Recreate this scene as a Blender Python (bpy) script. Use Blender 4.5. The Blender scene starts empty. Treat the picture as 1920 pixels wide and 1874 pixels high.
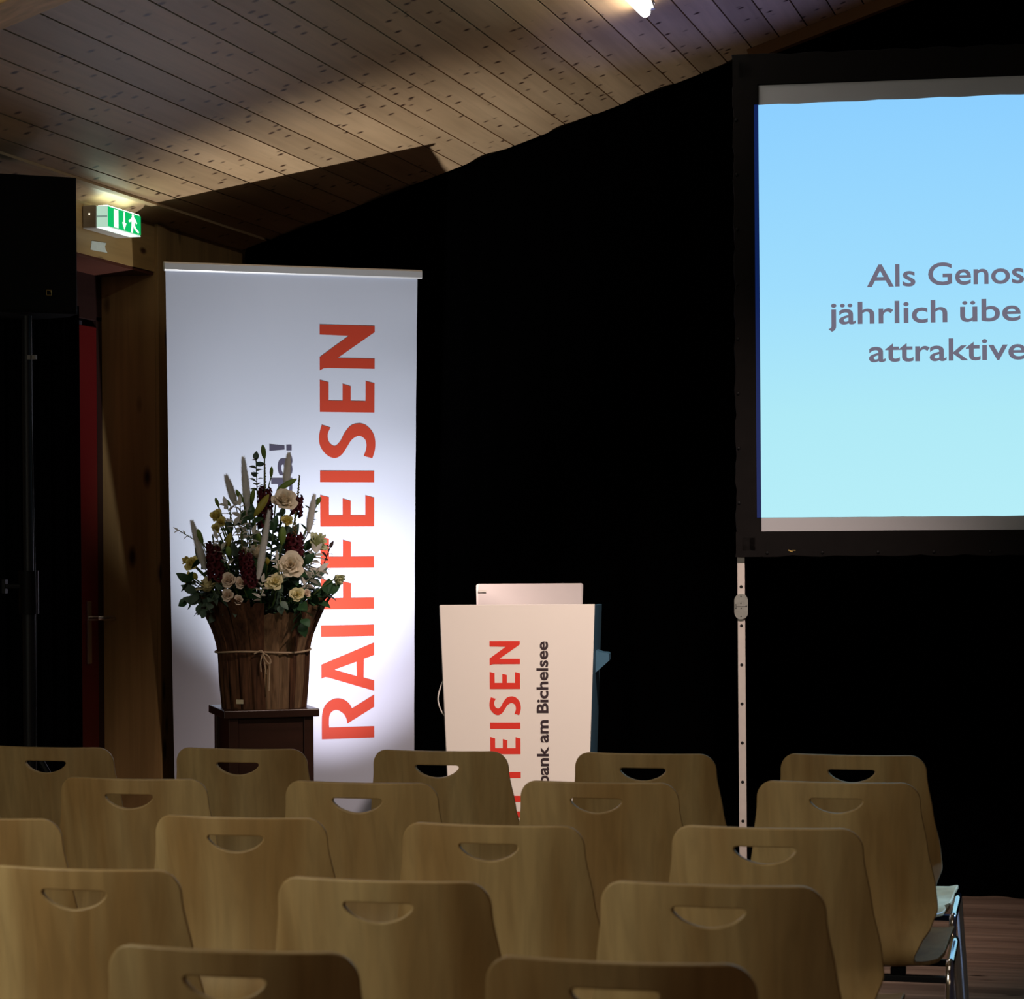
import bpy, bmesh, math, random
from mathutils import Vector, Matrix, geometry
from math import sin, cos, pi, radians, sqrt, atan2

random.seed(7)
scn = bpy.context.scene
COL = scn.collection

# ------------------------------------------------------------------ camera
YAW, ROLL, FPX, EYE = radians(14.2), 0.0075, 4700.0, 1.45
cam_d = bpy.data.cameras.new('camera')
cam_d.lens = FPX / 1920.0 * 36.0
cam_d.sensor_width = 36.0
cam_d.shift_y = 63.0 / 1920.0
cam_d.clip_start = 0.05
cam_d.dof.use_dof = True
cam_d.dof.focus_distance = 8.7
cam_d.dof.aperture_fstop = 8.0
cam = bpy.data.objects.new('camera', cam_d)
COL.objects.link(cam)
cam.matrix_world = (Matrix.Translation((0, 0, EYE)) @ Matrix.Rotation(YAW, 4, 'Z')
                    @ Matrix.Rotation(pi / 2, 4, 'X') @ Matrix.Rotation(-ROLL, 4, 'Z'))
scn.camera = cam
scn.view_settings.view_transform = 'Standard'
scn.view_settings.look = 'None'
scn.view_settings.exposure = 0.0
scn.view_settings.gamma = 1.0
scn.view_settings.use_curve_mapping = False

# ------------------------------------------------------------------ world, fill lights and stage lamps
w = bpy.data.worlds.new('dim_hall')
scn.world = w
w.use_nodes = True
w.node_tree.nodes['Background'].inputs[0].default_value = (0.85, 0.70, 0.90, 1)
w.node_tree.nodes['Background'].inputs[1].default_value = 0.014


def lamp(name, kind, loc, target, power, color, **kw):
    d = bpy.data.lights.new(name, kind)
    d.energy = power
    d.color = color
    for k, v in kw.items():
        setattr(d, k, v)
    o = bpy.data.objects.new(name, d)
    COL.objects.link(o)
    o.location = loc
    o.rotation_euler = (Vector(target) - Vector(loc)).to_track_quat('-Z', 'Y').to_euler()
    return o


# unseen fill lights added left of, behind and above the seats
lamp('fill_light_left', 'AREA', (-3.55, 2.85, 1.95), (-1.0, 5.4, 0.7), 21.5, (1.0, 1.0, 0.84), shape='RECTANGLE', size=0.9, size_y=0.9, spread=radians(125))
lamp('fill_light_rear', 'AREA', (0.4, -2.5, 3.2), (-1.5, 6.0, 0.9), 13, (1.0, 0.70, 0.42), shape='RECTANGLE', size=1.5, size_y=1.0)
lamp('fill_light_overhead', 'AREA', (-1.6, 4.4, 3.1), (-1.6, 4.6, 0.0), 6, (1.0, 0.85, 0.66), shape='RECTANGLE', size=2.4, size_y=1.6, spread=radians(110))
# the lectern spotlight and the banner uplight; the seat and blue lamps are added
lamp('lectern_spotlight', 'SPOT', (-0.75, 6.0, 3.3), (-1.72, 8.33, 0.85), 530, (1.0, 0.77, 0.665), spot_size=radians(52), spot_blend=1.0, shadow_soft_size=0.06)
lamp('seat_fill_spot', 'SPOT', (1.9, 8.2, 3.2), (-0.55, 7.12, 0.42), 2400, (0.22, 0.46, 1.0), spot_size=radians(9), spot_blend=0.8, shadow_soft_size=0.05)  # unseen spot added to tint the aisle seat blue-white
UPL = Vector((-2.70, 8.45, 0.17))
UPT = Vector((-3.04, 9.25, 1.2))
lamp('banner_uplight_beam', 'SPOT', UPL, (-3.03, 9.25, 0.98), 112, (1.0, 0.90, 0.97), spot_size=radians(50), spot_blend=1.0, shadow_soft_size=0.02)
lamp('banner_uplight_field', 'SPOT', UPL, (-3.06, 9.13, 1.82), 225, (0.93, 0.94, 0.94), spot_size=radians(66), spot_blend=1.0, shadow_soft_size=0.02)
BLU = Vector((-1.58, 9.5, 0.17))
BLT = Vector((-1.25, 8.9, 3.4))
lamp('blue_fill_beam', 'SPOT', BLU, BLT, 190, (0.26, 0.33, 1.0), spot_size=radians(36), spot_blend=1.0, shadow_soft_size=0.03)  # unseen lamp added to turn this part of the ceiling purple-blue

# ------------------------------------------------------------------ materials


def new_mat(name):
    m = bpy.data.materials.new(name)
    m.use_nodes = True
    return m, m.node_tree, m.node_tree.nodes['Principled BSDF']


def N(t, kind, **kw):
    n = t.nodes.new(kind)
    for k, v in kw.items():
        setattr(n, k, v)
    return n


def rgba(c):
    return (c[0], c[1], c[2], 1)


def plain(name, c, rough=0.6, metal=0.0, var=0.12, scale=18, bump=0.0, spec=0.4):
    """procedural surface with slight noise variation of colour and relief"""
    m, t, b = new_mat(name)
    tc = N(t, 'ShaderNodeTexCoord')
    no = N(t, 'ShaderNodeTexNoise')
    no.inputs['Scale'].default_value = scale
    no.inputs['Detail'].default_value = 4
    t.links.new(tc.outputs['Object'], no.inputs['Vector'])
    mx = N(t, 'ShaderNodeMix', data_type='RGBA')
    mx.inputs['A'].default_value = rgba([x * (1 - var) for x in c])
    mx.inputs['B'].default_value = rgba([min(1, x * (1 + var)) for x in c])
    t.links.new(no.outputs['Fac'], mx.inputs['Factor'])
    t.links.new(mx.outputs['Result'], b.inputs['Base Color'])
    b.inputs['Roughness'].default_value = rough
    b.inputs['Metallic'].default_value = metal
    b.inputs['Specular IOR Level'].default_value = spec
    if bump:
        bp = N(t, 'ShaderNodeBump')
        bp.inputs['Strength'].default_value = bump
        bp.inputs['Distance'].default_value = 0.003
        t.links.new(no.outputs['Fac'], bp.inputs['Height'])
        t.links.new(bp.outputs['Normal'], b.inputs['Normal'])
    return m


def wood(name, c1, c2, axis, rough=0.5, fine=60.0, along=2.0, knots=0.0, kc=(0.06, 0.03, 0.015), kscale=5.0, spec=0.35, board=None, rand=True, grain_dark=0.25, kaspect=0.62):
    """grain runs along axis (0/1/2); board=(vector, offset, pitch) shifts the pattern and tone from board to board"""
    m, t, b = new_mat(name)
    L = t.links.new
    tc = N(t, 'ShaderNodeTexCoord')
    vec = tc.outputs['Object']
    if rand:
        oi = N(t, 'ShaderNodeObjectInfo')
        cb = N(t, 'ShaderNodeCombineXYZ')
        mu = N(t, 'ShaderNodeMath', operation='MULTIPLY')
        mu.inputs[1].default_value = 37.0
        L(oi.outputs['Random'], mu.inputs[0])
        for i in range(3):
            L(mu.outputs[0], cb.inputs[i])
        ad = N(t, 'ShaderNodeVectorMath', operation='ADD')
        L(vec, ad.inputs[0])
        L(cb.outputs[0], ad.inputs[1])
        vec = ad.outputs[0]
    tone = None
    if board:
        dv, off, pitch = board
        dt = N(t, 'ShaderNodeVectorMath', operation='DOT_PRODUCT')
        L(tc.outputs['Object'], dt.inputs[0])
        dt.inputs[1].default_value = dv
        s = N(t, 'ShaderNodeMath', operation='SUBTRACT')
        L(dt.outputs['Value'], s.inputs[0])
        s.inputs[1].default_value = off
        dvd = N(t, 'ShaderNodeMath', operation='DIVIDE')
        L(s.outputs[0], dvd.inputs[0])
        dvd.inputs[1].default_value = pitch
        fl = N(t, 'ShaderNodeMath', operation='FLOOR')
        L(dvd.outputs[0], fl.inputs[0])
        wn = N(t, 'ShaderNodeTexWhiteNoise', noise_dimensions='1D')
        L(fl.outputs[0], wn.inputs['W'])
        sc_ = N(t, 'ShaderNodeVectorMath', operation='SCALE')
        L(wn.outputs['Color'], sc_.inputs[0])
        sc_.inputs['Scale'].default_value = 30.0
        ad = N(t, 'ShaderNodeVectorMath', operation='ADD')
        L(vec, ad.inputs[0])
        L(sc_.outputs[0], ad.inputs[1])
        vec = ad.outputs[0]
        tone = wn.outputs['Value']

    def mapped(sx):
        mp = N(t, 'ShaderNodeMapping')
        mp.inputs['Scale'].default_value = sx
        L(vec, mp.inputs['Vector'])
        return mp.outputs[0]
    sc1 = [fine] * 3
    sc1[axis] = along
    n1 = N(t, 'ShaderNodeTexNoise')
    n1.inputs['Scale'].default_value = 1.0
    n1.inputs['Detail'].default_value = 5
    n1.inputs['Distortion'].default_value = 0.6
    L(mapped(sc1), n1.inputs['Vector'])
    sc2 = [fine * 0.16] * 3
    sc2[axis] = along * 0.5
    n2 = N(t, 'ShaderNodeTexNoise')
    n2.inputs['Scale'].default_value = 1.0
    n2.inputs['Detail'].default_value = 3
    L(mapped(sc2), n2.inputs['Vector'])
    r2 = N(t, 'ShaderNodeValToRGB')
    r2.color_ramp.elements[0].position = 0.36
    r2.color_ramp.elements[0].color = rgba(c2)
    r2.color_ramp.elements[1].position = 0.64
    r2.color_ramp.elements[1].color = rgba(c1)
    L(n2.outputs['Fac'], r2.inputs['Fac'])
    r1 = N(t, 'ShaderNodeValToRGB')
    r1.color_ramp.elements[0].position = 0.35
    r1.color_ramp.elements[0].color = (1 - grain_dark,) * 3 + (1,)
    r1.color_ramp.elements[1].position = 0.62
    r1.color_ramp.elements[1].color = (1, 1, 1, 1)
    L(n1.outputs['Fac'], r1.inputs['Fac'])
    mx = N(t, 'ShaderNodeMix', data_type='RGBA', blend_type='MULTIPLY')
    mx.inputs['Factor'].default_value = 1
    L(r2.outputs['Color'], mx.inputs['A'])
    L(r1.outputs['Color'], mx.inputs['B'])
    out = mx.outputs['Result']
    if tone is not None:
        mr = N(t, 'ShaderNodeMapRange')
        mr.inputs['To Min'].default_value = 0.82
        mr.inputs['To Max'].default_value = 1.08
        L(tone, mr.inputs['Value'])
        mt = N(t, 'ShaderNodeVectorMath', operation='SCALE')
        L(out, mt.inputs[0])
        L(mr.outputs[0], mt.inputs['Scale'])
        out = mt.outputs[0]
    height = n1.outputs['Fac']
    if knots:
        sc3 = [kscale * 1.6] * 3
        sc3[axis] = kscale * kaspect
        vo = N(t, 'ShaderNodeTexVoronoi')
        vo.inputs['Scale'].default_value = 1.0
        vo.inputs['Randomness'].default_value = 1.0
        L(mapped(sc3), vo.inputs['Vector'])
        rk = N(t, 'ShaderNodeValToRGB')
        rk.color_ramp.elements[0].position = knots * 0.55
        rk.color_ramp.elements[0].color = (1, 1, 1, 1)
        rk.color_ramp.elements[1].position = knots * 1.35
        rk.color_ramp.elements[1].color = (0, 0, 0, 1)
        L(vo.outputs['Distance'], rk.inputs['Fac'])
        mk = N(t, 'ShaderNodeMix', data_type='RGBA')
        L(rk.outputs['Color'], mk.inputs['Factor'])
        L(out, mk.inputs['A'])
        mk.inputs['B'].default_value = rgba(kc)
        out = mk.outputs['Result']
    L(out, b.inputs['Base Color'])
    b.inputs['Roughness'].default_value = rough
    b.inputs['Specular IOR Level'].default_value = spec
    bp = N(t, 'ShaderNodeBump')
    bp.inputs['Strength'].default_value = 0.12
    bp.inputs['Distance'].default_value = 0.002
    L(height, bp.inputs['Height'])
    L(bp.outputs['Normal'], b.inputs['Normal'])
    return m


def emit(name, c, strength):
    m, t, b = new_mat(name)
    b.inputs['Base Color'].default_value = (0.01, 0.01, 0.01, 1)
    b.inputs['Specular IOR Level'].default_value = 0.1
    b.inputs['Emission Color'].default_value = rgba(c)
    b.inputs['Emission Strength'].default_value = strength
    return m


def petal_mat(name, c_in, c_out, rough=0.6):
    """petal tissue: colour drifts from heart to rim with fine veins"""
    m = plain(name, c_out, rough, 0, 0.1, 60, 0.1, 0.25)
    t = m.node_tree
    b = t.nodes['Principled BSDF']
    mx = [n for n in t.nodes if n.type == 'MIX'][0]
    mx.inputs['A'].default_value = rgba(c_in)
    mx.inputs['B'].default_value = rgba(c_out)
    b.inputs['Subsurface Weight'].default_value = 0.0
    return m


SLOPE = 0.32856
KS = sqrt(1 + SLOPE * SLOPE)
SDIR = (1 / KS, 0, SLOPE / KS)
WX, WY, WTOP = -3.719, 9.984, 2.658          # left wall plane, curtain plane, top of left wall
S0 = WX / KS + WTOP * SLOPE / KS

M = {}
M['ceil'] = wood('ceiling_spruce', (0.62, 0.415, 0.235), (0.51, 0.33, 0.18), 1, 0.45, 42, 1.6, 0.16, (0.07, 0.03, 0.016), 8.5, kaspect=1.5, board=(SDIR, S0 + 0.2, 0.1178), rand=False, grain_dark=0.12)
M['wallwood'] = wood('wall_spruce', (0.42, 0.27, 0.11), (0.32, 0.20, 0.08), 2, 0.5, 40, 1.5, 0.13, (0.04, 0.015, 0.006), 5.0, rand=False, grain_dark=0.18)
M['headwood'] = wood('header_spruce', (0.46, 0.30, 0.12), (0.38, 0.24, 0.095), 1, 0.5, 40, 1.5, 0.12, (0.05, 0.02, 0.008), 6.0, rand=False, grain_dark=0.15)
M['trimwood'] = wood('trim_spruce', (0.52, 0.37, 0.2), (0.44, 0.3, 0.16), 1, 0.5, 40, 1.5, rand=False)
M['beam'] = wood('beam_spruce', (0.88, 0.54, 0.22), (0.74, 0.44, 0.17), 0, 0.5, 34, 1.5, 0.14, (0.16, 0.07, 0.03), 4.0, rand=False)
M['soffit'] = plain('darkened_soffit', (0.07, 0.018, 0.010), 0.6, 0, 0.15, 12)  # red-brown, kept dark so the uplit header underside looks dim
M['purlin'] = plain('dimmed_purlin', (0.12, 0.055, 0.02), 0.7, 0, 0.1, 18, 0, 0.1)  # dark colour stands in for the weak light on the purlin
M['gap'] = plain('dark_groove', (0.03, 0.018, 0.012), 0.9)
M['floor'] = wood('floor_planks', (0.40, 0.285, 0.215), (0.26, 0.175, 0.13), 0, 0.42, 40, 1.2, 0.10, (0.03, 0.015, 0.01), 5.0, board=((0, 1, 0), 0.03, 0.12), rand=False, grain_dark=0.4)
M['veneer'] = wood('beech_veneer', (0.50, 0.345, 0.155), (0.335, 0.195, 0.07), 2, 0.46, 46, 0.9, rand=True, grain_dark=0.16, spec=0.32)
M['ply_edge'] = wood('plywood_edge', (0.52, 0.36, 0.17), (0.36, 0.23, 0.09), 0, 0.4, 120, 3.0, rand=True)
M['chrome'] = plain('chrome_tube', (0.78, 0.79, 0.82), 0.09, 1.0, 0.03)
M['steel_dark'] = plain('dark_steel', (0.006, 0.007, 0.010), 0.5, 0.0, 0.1, 20, 0, 0.3)
M['rubber'] = plain('black_rubber', (0.003, 0.003, 0.003), 0.85, 0, 0.1, 20, 0, 0.1)
M['velvet'] = plain('black_velvet', (0.0007, 0.0007, 0.0008), 1.0, 0, 0.2, 30, 0, 0.0)
M['drape'] = plain('black_drape', (0.002, 0.002, 0.003), 0.95, 0, 0.2, 30, 0, 0.02)
M['framecloth'] = plain('black_frame_cloth', (0.006, 0.0052, 0.0052), 0.9, 0, 0.25, 25, 0.3, 0.1)
M['screen'] = plain('screen_cloth', (0.38, 0.39, 0.42), 0.85, 0, 0.02, 8, 0, 0.1)
M['alu'] = plain('brushed_aluminium', (0.54, 0.50, 0.47), 0.5, 0.35, 0.08, 40)
M['zinc'] = plain('zinc_hinge', (0.24, 0.25, 0.23), 0.5, 0.4, 0.15, 60, 0.2)
M['black'] = plain('black_plastic', (0.003, 0.003, 0.0035), 0.55, 0, 0.15, 40, 0.1, 0.12)
M['hole'] = plain('dark_hole', (0.004, 0.004, 0.004), 0.9)
M['gold'] = plain('gold_emblem', (0.55, 0.38, 0.12), 0.35, 0.7)
M['banner'] = plain('banner_film', (0.50, 0.545, 0.67), 0.55, 0, 0.015, 3, 0, 0.3)
M['bannerrail'] = plain('anodised_rail', (0.7, 0.71, 0.74), 0.35, 0.55, 0.04)
M['red'] = plain('red_print', (0.42, 0.043, 0.021), 0.5, 0, 0.02, 5, 0, 0.25)
M['greyprint'] = plain('grey_print', (0.06, 0.056, 0.095), 0.55, 0, 0.03, 5, 0, 0.2)
M['lectern'] = plain('white_laminate', (0.82, 0.78, 0.73), 0.45, 0, 0.02, 6, 0, 0.35)
M['lecternred'] = plain('red_lettering', (0.72, 0.045, 0.03), 0.45, 0, 0.02, 5, 0, 0.25)
M['lecternblack'] = plain('dark_lettering', (0.045, 0.03, 0.035), 0.5, 0, 0.02, 5, 0, 0.2)
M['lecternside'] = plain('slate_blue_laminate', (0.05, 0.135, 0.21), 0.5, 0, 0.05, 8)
M['edge'] = plain('grey_edge_band', (0.22, 0.21, 0.2), 0.5)
M['laptop'] = plain('silver_lid', (0.54, 0.50, 0.51), 0.38, 0.4, 0.03, 20)
M['sticker'] = plain('pale_sticker', (0.85, 0.82, 0.78), 0.5)
M['laptopkeys'] = plain('laptop_keys', (0.05, 0.05, 0.055), 0.5)
M['cable'] = plain('white_cable', (0.7, 0.68, 0.64), 0.5)
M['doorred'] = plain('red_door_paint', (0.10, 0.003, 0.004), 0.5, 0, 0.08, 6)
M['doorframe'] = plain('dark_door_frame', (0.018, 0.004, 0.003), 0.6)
M['handle'] = plain('satin_steel', (0.6, 0.58, 0.55), 0.3, 1.0)
M['signbody'] = plain('grey_sign_housing', (0.42, 0.40, 0.36), 0.5)
M['tape'] = plain('pale_masking_tape', (0.62, 0.66, 0.6), 0.7, 0, 0.1, 60, 0.3)
M['pedestal'] = wood('dark_stained_wood', (0.036, 0.0135, 0.008), (0.02, 0.008, 0.005), 0, 0.35, 30, 1.5, rand=False)
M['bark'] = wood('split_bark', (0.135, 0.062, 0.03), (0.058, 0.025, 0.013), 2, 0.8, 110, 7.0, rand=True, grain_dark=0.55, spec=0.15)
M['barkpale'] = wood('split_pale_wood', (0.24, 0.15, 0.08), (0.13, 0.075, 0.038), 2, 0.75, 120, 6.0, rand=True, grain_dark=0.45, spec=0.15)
M['rope'] = plain('jute_twine', (0.42, 0.31, 0.2), 0.9, 0, 0.3, 200, 0.5)
M['soil'] = plain('floral_foam', (0.02, 0.03, 0.015), 0.95)
M['rose'] = petal_mat('cream_rose_petal', (0.86, 0.73, 0.54), (0.98, 0.92, 0.78))
M['rosepink'] = petal_mat('blush_rose_petal', (0.86, 0.70, 0.56), (0.97, 0.88, 0.76))
M['yellow'] = petal_mat('pale_yellow_petal', (0.80, 0.67, 0.16), (0.93, 0.85, 0.38))
M['cream'] = petal_mat('creamy_yellow_petal', (0.90, 0.80, 0.42), (0.98, 0.94, 0.66))
M['greenish'] = petal_mat('greenish_white_petal', (0.55, 0.60, 0.30), (0.80, 0.82, 0.58))
M['plume'] = plain('ivory_plume', (1.0, 0.98, 0.94), 0.9, 0, 0.1, 80, 0, 0.1)
M['bleached'] = plain('bleached_leaf', (0.92, 0.89, 0.82), 0.7, 0, 0.08, 40, 0, 0.2)
M['burgundy'] = plain('burgundy_floret', (0.065, 0.003, 0.009), 0.6, 0, 0.5, 60, 0, 0.25)
M['bronze'] = plain('bronze_bud', (0.17, 0.09, 0.035), 0.6, 0, 0.3, 60)
M['lily'] = plain('green_lily_bud', (0.19, 0.30, 0.06), 0.45, 0, 0.25, 30)
M['lilyyellow'] = plain('yellow_green_lily_bud', (0.42, 0.38, 0.06), 0.45, 0, 0.25, 30)
M['stem'] = plain('green_stem', (0.09, 0.15, 0.045), 0.5, 0, 0.2, 40)
M['leaf'] = plain('deep_green_leaf', (0.03, 0.085, 0.035), 0.4, 0, 0.3, 30, 0.1)
M['eucalyptus'] = plain('grey_green_leaf', (0.09, 0.15, 0.11), 0.5, 0, 0.25, 30)
M['darkpod'] = plain('dark_brown_leaf', (0.035, 0.018, 0.02), 0.5, 0, 0.3, 40)
M['twig'] = plain('brown_twig', (0.07, 0.045, 0.03), 0.8)
M['tube'] = emit('fluorescent_tube', (1.0, 0.93, 0.8), 20.0)
M['batten'] = plain('white_batten', (0.7, 0.7, 0.7), 0.5)
M['diffuser'] = emit('lit_diffuser', (0.50, 0.74, 0.58), 0.9)
M['sideband'] = emit('dim_diffuser_seam', (0.22, 0.33, 0.28), 0.9)
M['diffbright'] = emit('lit_diffuser_bottom', (0.85, 1.0, 0.92), 1.2)
M['difftop'] = emit('lit_diffuser_top', (0.78, 1.0, 0.82), 9.0)
M['signgreen'] = emit('lit_green_panel', (0.0, 0.52, 0.13), 1.0)
M['signwhite'] = emit('lit_white_pictogram', (0.85, 1.0, 0.9), 1.3)
M['led'] = emit('status_light', (1, 0.85, 0.6), 2.0)
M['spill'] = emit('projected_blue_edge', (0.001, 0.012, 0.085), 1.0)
M['slidetext'] = emit('projected_grey_text', (0.155, 0.145, 0.20), 1.0)
M['label'] = plain('paper_tag', (0.5, 0.45, 0.3), 0.7)


def slide_material():
    m, t, b = new_mat('projected_slide')
    tc = N(t, 'ShaderNodeTexCoord')
    sp = N(t, 'ShaderNodeSeparateXYZ')
    t.links.new(tc.outputs['Object'], sp.inputs[0])
    mr = N(t, 'ShaderNodeMapRange')
    mr.inputs['From Min'].default_value = 1.497
    mr.inputs['From Max'].default_value = 2.93
    t.links.new(sp.outputs['Z'], mr.inputs['Value'])
    r = N(t, 'ShaderNodeValToRGB')
    e = r.color_ramp.elements
    e[0].position = 0.0
    e[0].color = (0.47, 0.855, 0.94, 1)
    e[1].position = 1.0
    e[1].color = (0.265, 0.625, 1.0, 1)
    x = r.color_ramp.elements.new(0.55)
    x.color = (0.345, 0.725, 0.985, 1)
    x = r.color_ramp.elements.new(0.25)
    x.color = (0.43, 0.82, 0.93, 1)
    t.links.new(mr.outputs[0], r.inputs['Fac'])
    b.inputs['Base Color'].default_value = (0, 0, 0, 1)
    b.inputs['Specular IOR Level'].default_value = 0
    t.links.new(r.outputs['Color'], b.inputs['Emission Color'])
    b.inputs['Emission Strength'].default_value = 1.0
    return m


M['slide'] = slide_material()



def translucent(key, k):
    m = M[key]
    t = m.node_tree
    b = t.nodes['Principled BSDF']
    out = [n for n in t.nodes if n.type == 'OUTPUT_MATERIAL'][0]
    tr = N(t, 'ShaderNodeBsdfTranslucent')
    src = b.inputs['Base Color'].links[0].from_socket
    t.links.new(src, tr.inputs['Color'])
    mx = N(t, 'ShaderNodeMixShader')
    mx.inputs[0].default_value = k
    t.links.new(b.outputs[0], mx.inputs[1])
    t.links.new(tr.outputs[0], mx.inputs[2])
    t.links.new(mx.outputs[0], out.inputs['Surface'])


for key, k in (('plume', 0.5), ('bleached', 0.45), ('rose', 0.25), ('rosepink', 0.25), ('yellow', 0.3), ('cream', 0.3), ('greenish', 0.35), ('leaf', 0.15), ('eucalyptus', 0.15), ('lily', 0.15), ('lilyyellow', 0.15)):
    translucent(key, k)

# ------------------------------------------------------------------ mesh helpers


class MB:
    def __init__(self):
        self.v, self.f, self.m = [], [], []

    def add(self, vs, fs, mi=0):
        o = len(self.v)
        self.v += [Vector(p) for p in vs]
        self.f += [[o + i for i in f] for f in fs]
        self.m += [mi] * len(fs)
        return self

    def box(self, c, s, R=None, mi=0, taper=None):
        hx, hy, hz = s[0] / 2, s[1] / 2, s[2] / 2
        vs = []
        for z in (-1, 1):
            k = taper if (taper and z < 0) else 1.0
            for x, y in ((-1, -1), (1, -1), (1, 1), (-1, 1)):
                p = Vector((x * hx * k, y * hy * k, z * hz))
                if R is not None:
                    p = R @ p
                vs.append(p + Vector(c))
        return self.add(vs, [(3, 2, 1, 0), (4, 5, 6, 7), (0, 1, 5, 4), (1, 2, 6, 5), (2, 3, 7, 6), (3, 0, 4, 7)], mi)

    def tube(self, pts, r, n=10, mi=0, cap=True):
        pts = [Vector(p) for p in pts]
        rs = r if isinstance(r, (list, tuple)) else [r] * len(pts)
        vs, fs = [], []
        nrm = None
        for i, p in enumerate(pts):
            a = pts[max(i - 1, 0)]
            c = pts[min(i + 1, len(pts) - 1)]
            t = (c - a)
            t = t.normalized() if t.length > 1e-9 else Vector((0, 0, 1))
            if nrm is None:
                nrm = t.orthogonal().normalized()
            nrm = (nrm - t * nrm.dot(t))
            nrm = nrm.normalized() if nrm.length > 1e-6 else t.orthogonal().normalized()
            bn = t.cross(nrm)
            for k in range(n):
                a_ = 2 * pi * k / n
                vs.append(p + (nrm * cos(a_) + bn * sin(a_)) * rs[i])
        for i in range(len(pts) - 1):
            for k in range(n):
                k2 = (k + 1) % n
                fs.append((i * n + k, i * n + k2, (i + 1) * n + k2, (i + 1) * n + k))
        if cap:
            fs.append(tuple(range(n - 1, -1, -1)))
            q = (len(pts) - 1) * n
            fs.append(tuple(range(q, q + n)))
        return self.add(vs, fs, mi)

    def lathe(self, prof, n=20, c=(0, 0, 0), R=None, mi=0, lobes=0, lobe=0.0):
        vs, fs = [], []
        for r, z in prof:
            for k in range(n):
                a = 2 * pi * k / n
                rr = r * (1 + lobe * cos(lobes * a)) if lobes else r
                p = Vector((rr * cos(a), rr * sin(a), z))
                if R is not None:
                    p = R @ p
                vs.append(p + Vector(c))
        for i in range(len(prof) - 1):
            for k in range(n):
                k2 = (k + 1) % n
                fs.append((i * n + k, i * n + k2, (i + 1) * n + k2, (i + 1) * n + k))
        fs.append(tuple(range(n - 1, -1, -1)))
        q = (len(prof) - 1) * n
        fs.append(tuple(range(q, q + n)))
        return self.add(vs, fs, mi)

    def grid(self, fn, nu, nv, mi=0):
        vs = [fn(i / nu, j / nv) for j in range(nv + 1) for i in range(nu + 1)]
        fs = [(j * (nu + 1) + i, j * (nu + 1) + i + 1, (j + 1) * (nu + 1) + i + 1, (j + 1) * (nu + 1) + i) for j in range(nv) for i in range(nu)]
        return self.add(vs, fs, mi)

    def poly(self, loops, mp, mi=0, depth=0.0):
        """filled 2-D outline (first loop) with holes; mp maps (x, y, d) to a point"""
        pts, edges = [], []
        for lp in loops:
            o = len(pts)
            pts += [Vector(p) for p in lp]
            edges += [(o + i, o + (i + 1) % len(lp)) for i in range(len(lp))]
        res = geometry.delaunay_2d_cdt(pts, edges, [], 1, 1e-6)
        vv, ff = res[0], res[2]

        def inside(p, lp):
            c = False
            for i in range(len(lp)):
                a, b = lp[i], lp[i - 1]
                if (a[1] > p[1]) != (b[1] > p[1]) and p[0] < (b[0] - a[0]) * (p[1] - a[1]) / (b[1] - a[1]) + a[0]:
                    c = not c
            return c
        tri = []
        for f in ff:
            g = sum((vv[i] for i in f), Vector((0, 0))) / len(f)
            if inside(g, loops[0]) and not any(inside(g, h) for h in loops[1:]):
                tri.append(tuple(f))
        self.add([mp(p[0], p[1], depth) for p in vv], tri, mi)
        if depth:
            self.add([mp(p[0], p[1], 0) for p in vv], [tuple(reversed(f)) for f in tri], mi)
            for lp in loops:
                n = len(lp)
                self.add([mp(p[0], p[1], 0) for p in lp] + [mp(p[0], p[1], depth) for p in lp],
                         [(i, (i + 1) % n, n + (i + 1) % n, n + i) for i in range(n)], mi)
        return self

    def build(self, name, mats, parent=None, loc=None, smooth=None, bevel=0.0, seg=2, weld=False, recalc=True):
        me = bpy.data.meshes.new(name)
        me.from_pydata([tuple(p) for p in self.v], [], self.f)
        mats = mats if isinstance(mats, (list, tuple)) else [mats]
        for x in mats:
            me.materials.append(M[x] if isinstance(x, str) else x)
        for p, mi in zip(me.polygons, self.m):
            p.material_index = mi
        if weld or recalc:
            bm = bmesh.new()
            bm.from_mesh(me)
            if weld:
                bmesh.ops.remove_doubles(bm, verts=bm.verts, dist=1e-5)
            if recalc:
                bmesh.ops.recalc_face_normals(bm, faces=bm.faces)
            bm.to_mesh(me)
            bm.free()
        if smooth is not None:
            me.shade_smooth()
            me.set_sharp_from_angle(angle=radians(smooth))
        o = bpy.data.objects.new(name, me)
        COL.objects.link(o)
        if parent is not None:
            o.parent = parent
        if loc is not None:
            o.location = loc
        if bevel:
            b = o.modifiers.new('bevel', 'BEVEL')
            b.width = bevel
            b.segments = seg
            b.limit_method = 'ANGLE'
            b.angle_limit = radians(40)
        return o


def tag(o, label=None, cat=None, group=None, kind=None):
    if label:
        o['label'] = label
    if cat:
        o['category'] = cat
    if group:
        o['group'] = group
    if kind:
        o['kind'] = kind
    return o


def thing(name, label, cat, loc=(0, 0, 0), rz=0.0, group=None):
    o = bpy.data.objects.new(name, None)
    COL.objects.link(o)
    o.location = loc
    o.rotation_euler = (0, 0, rz)
    o.empty_display_size = 0.05
    return tag(o, label, cat, group)


def copy_tree(o, parent=None):
    c = o.copy()
    COL.objects.link(c)
    if parent is not None:
        c.parent = parent
    for ch in list(o.children):
        copy_tree(ch, c)
    return c


def arc(c, r, a0, a1, n):
    return [(c[0] + r * cos(a0 + (a1 - a0) * i / n), c[1] + r * sin(a0 + (a1 - a0) * i / n)) for i in range(n + 1)]


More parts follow.
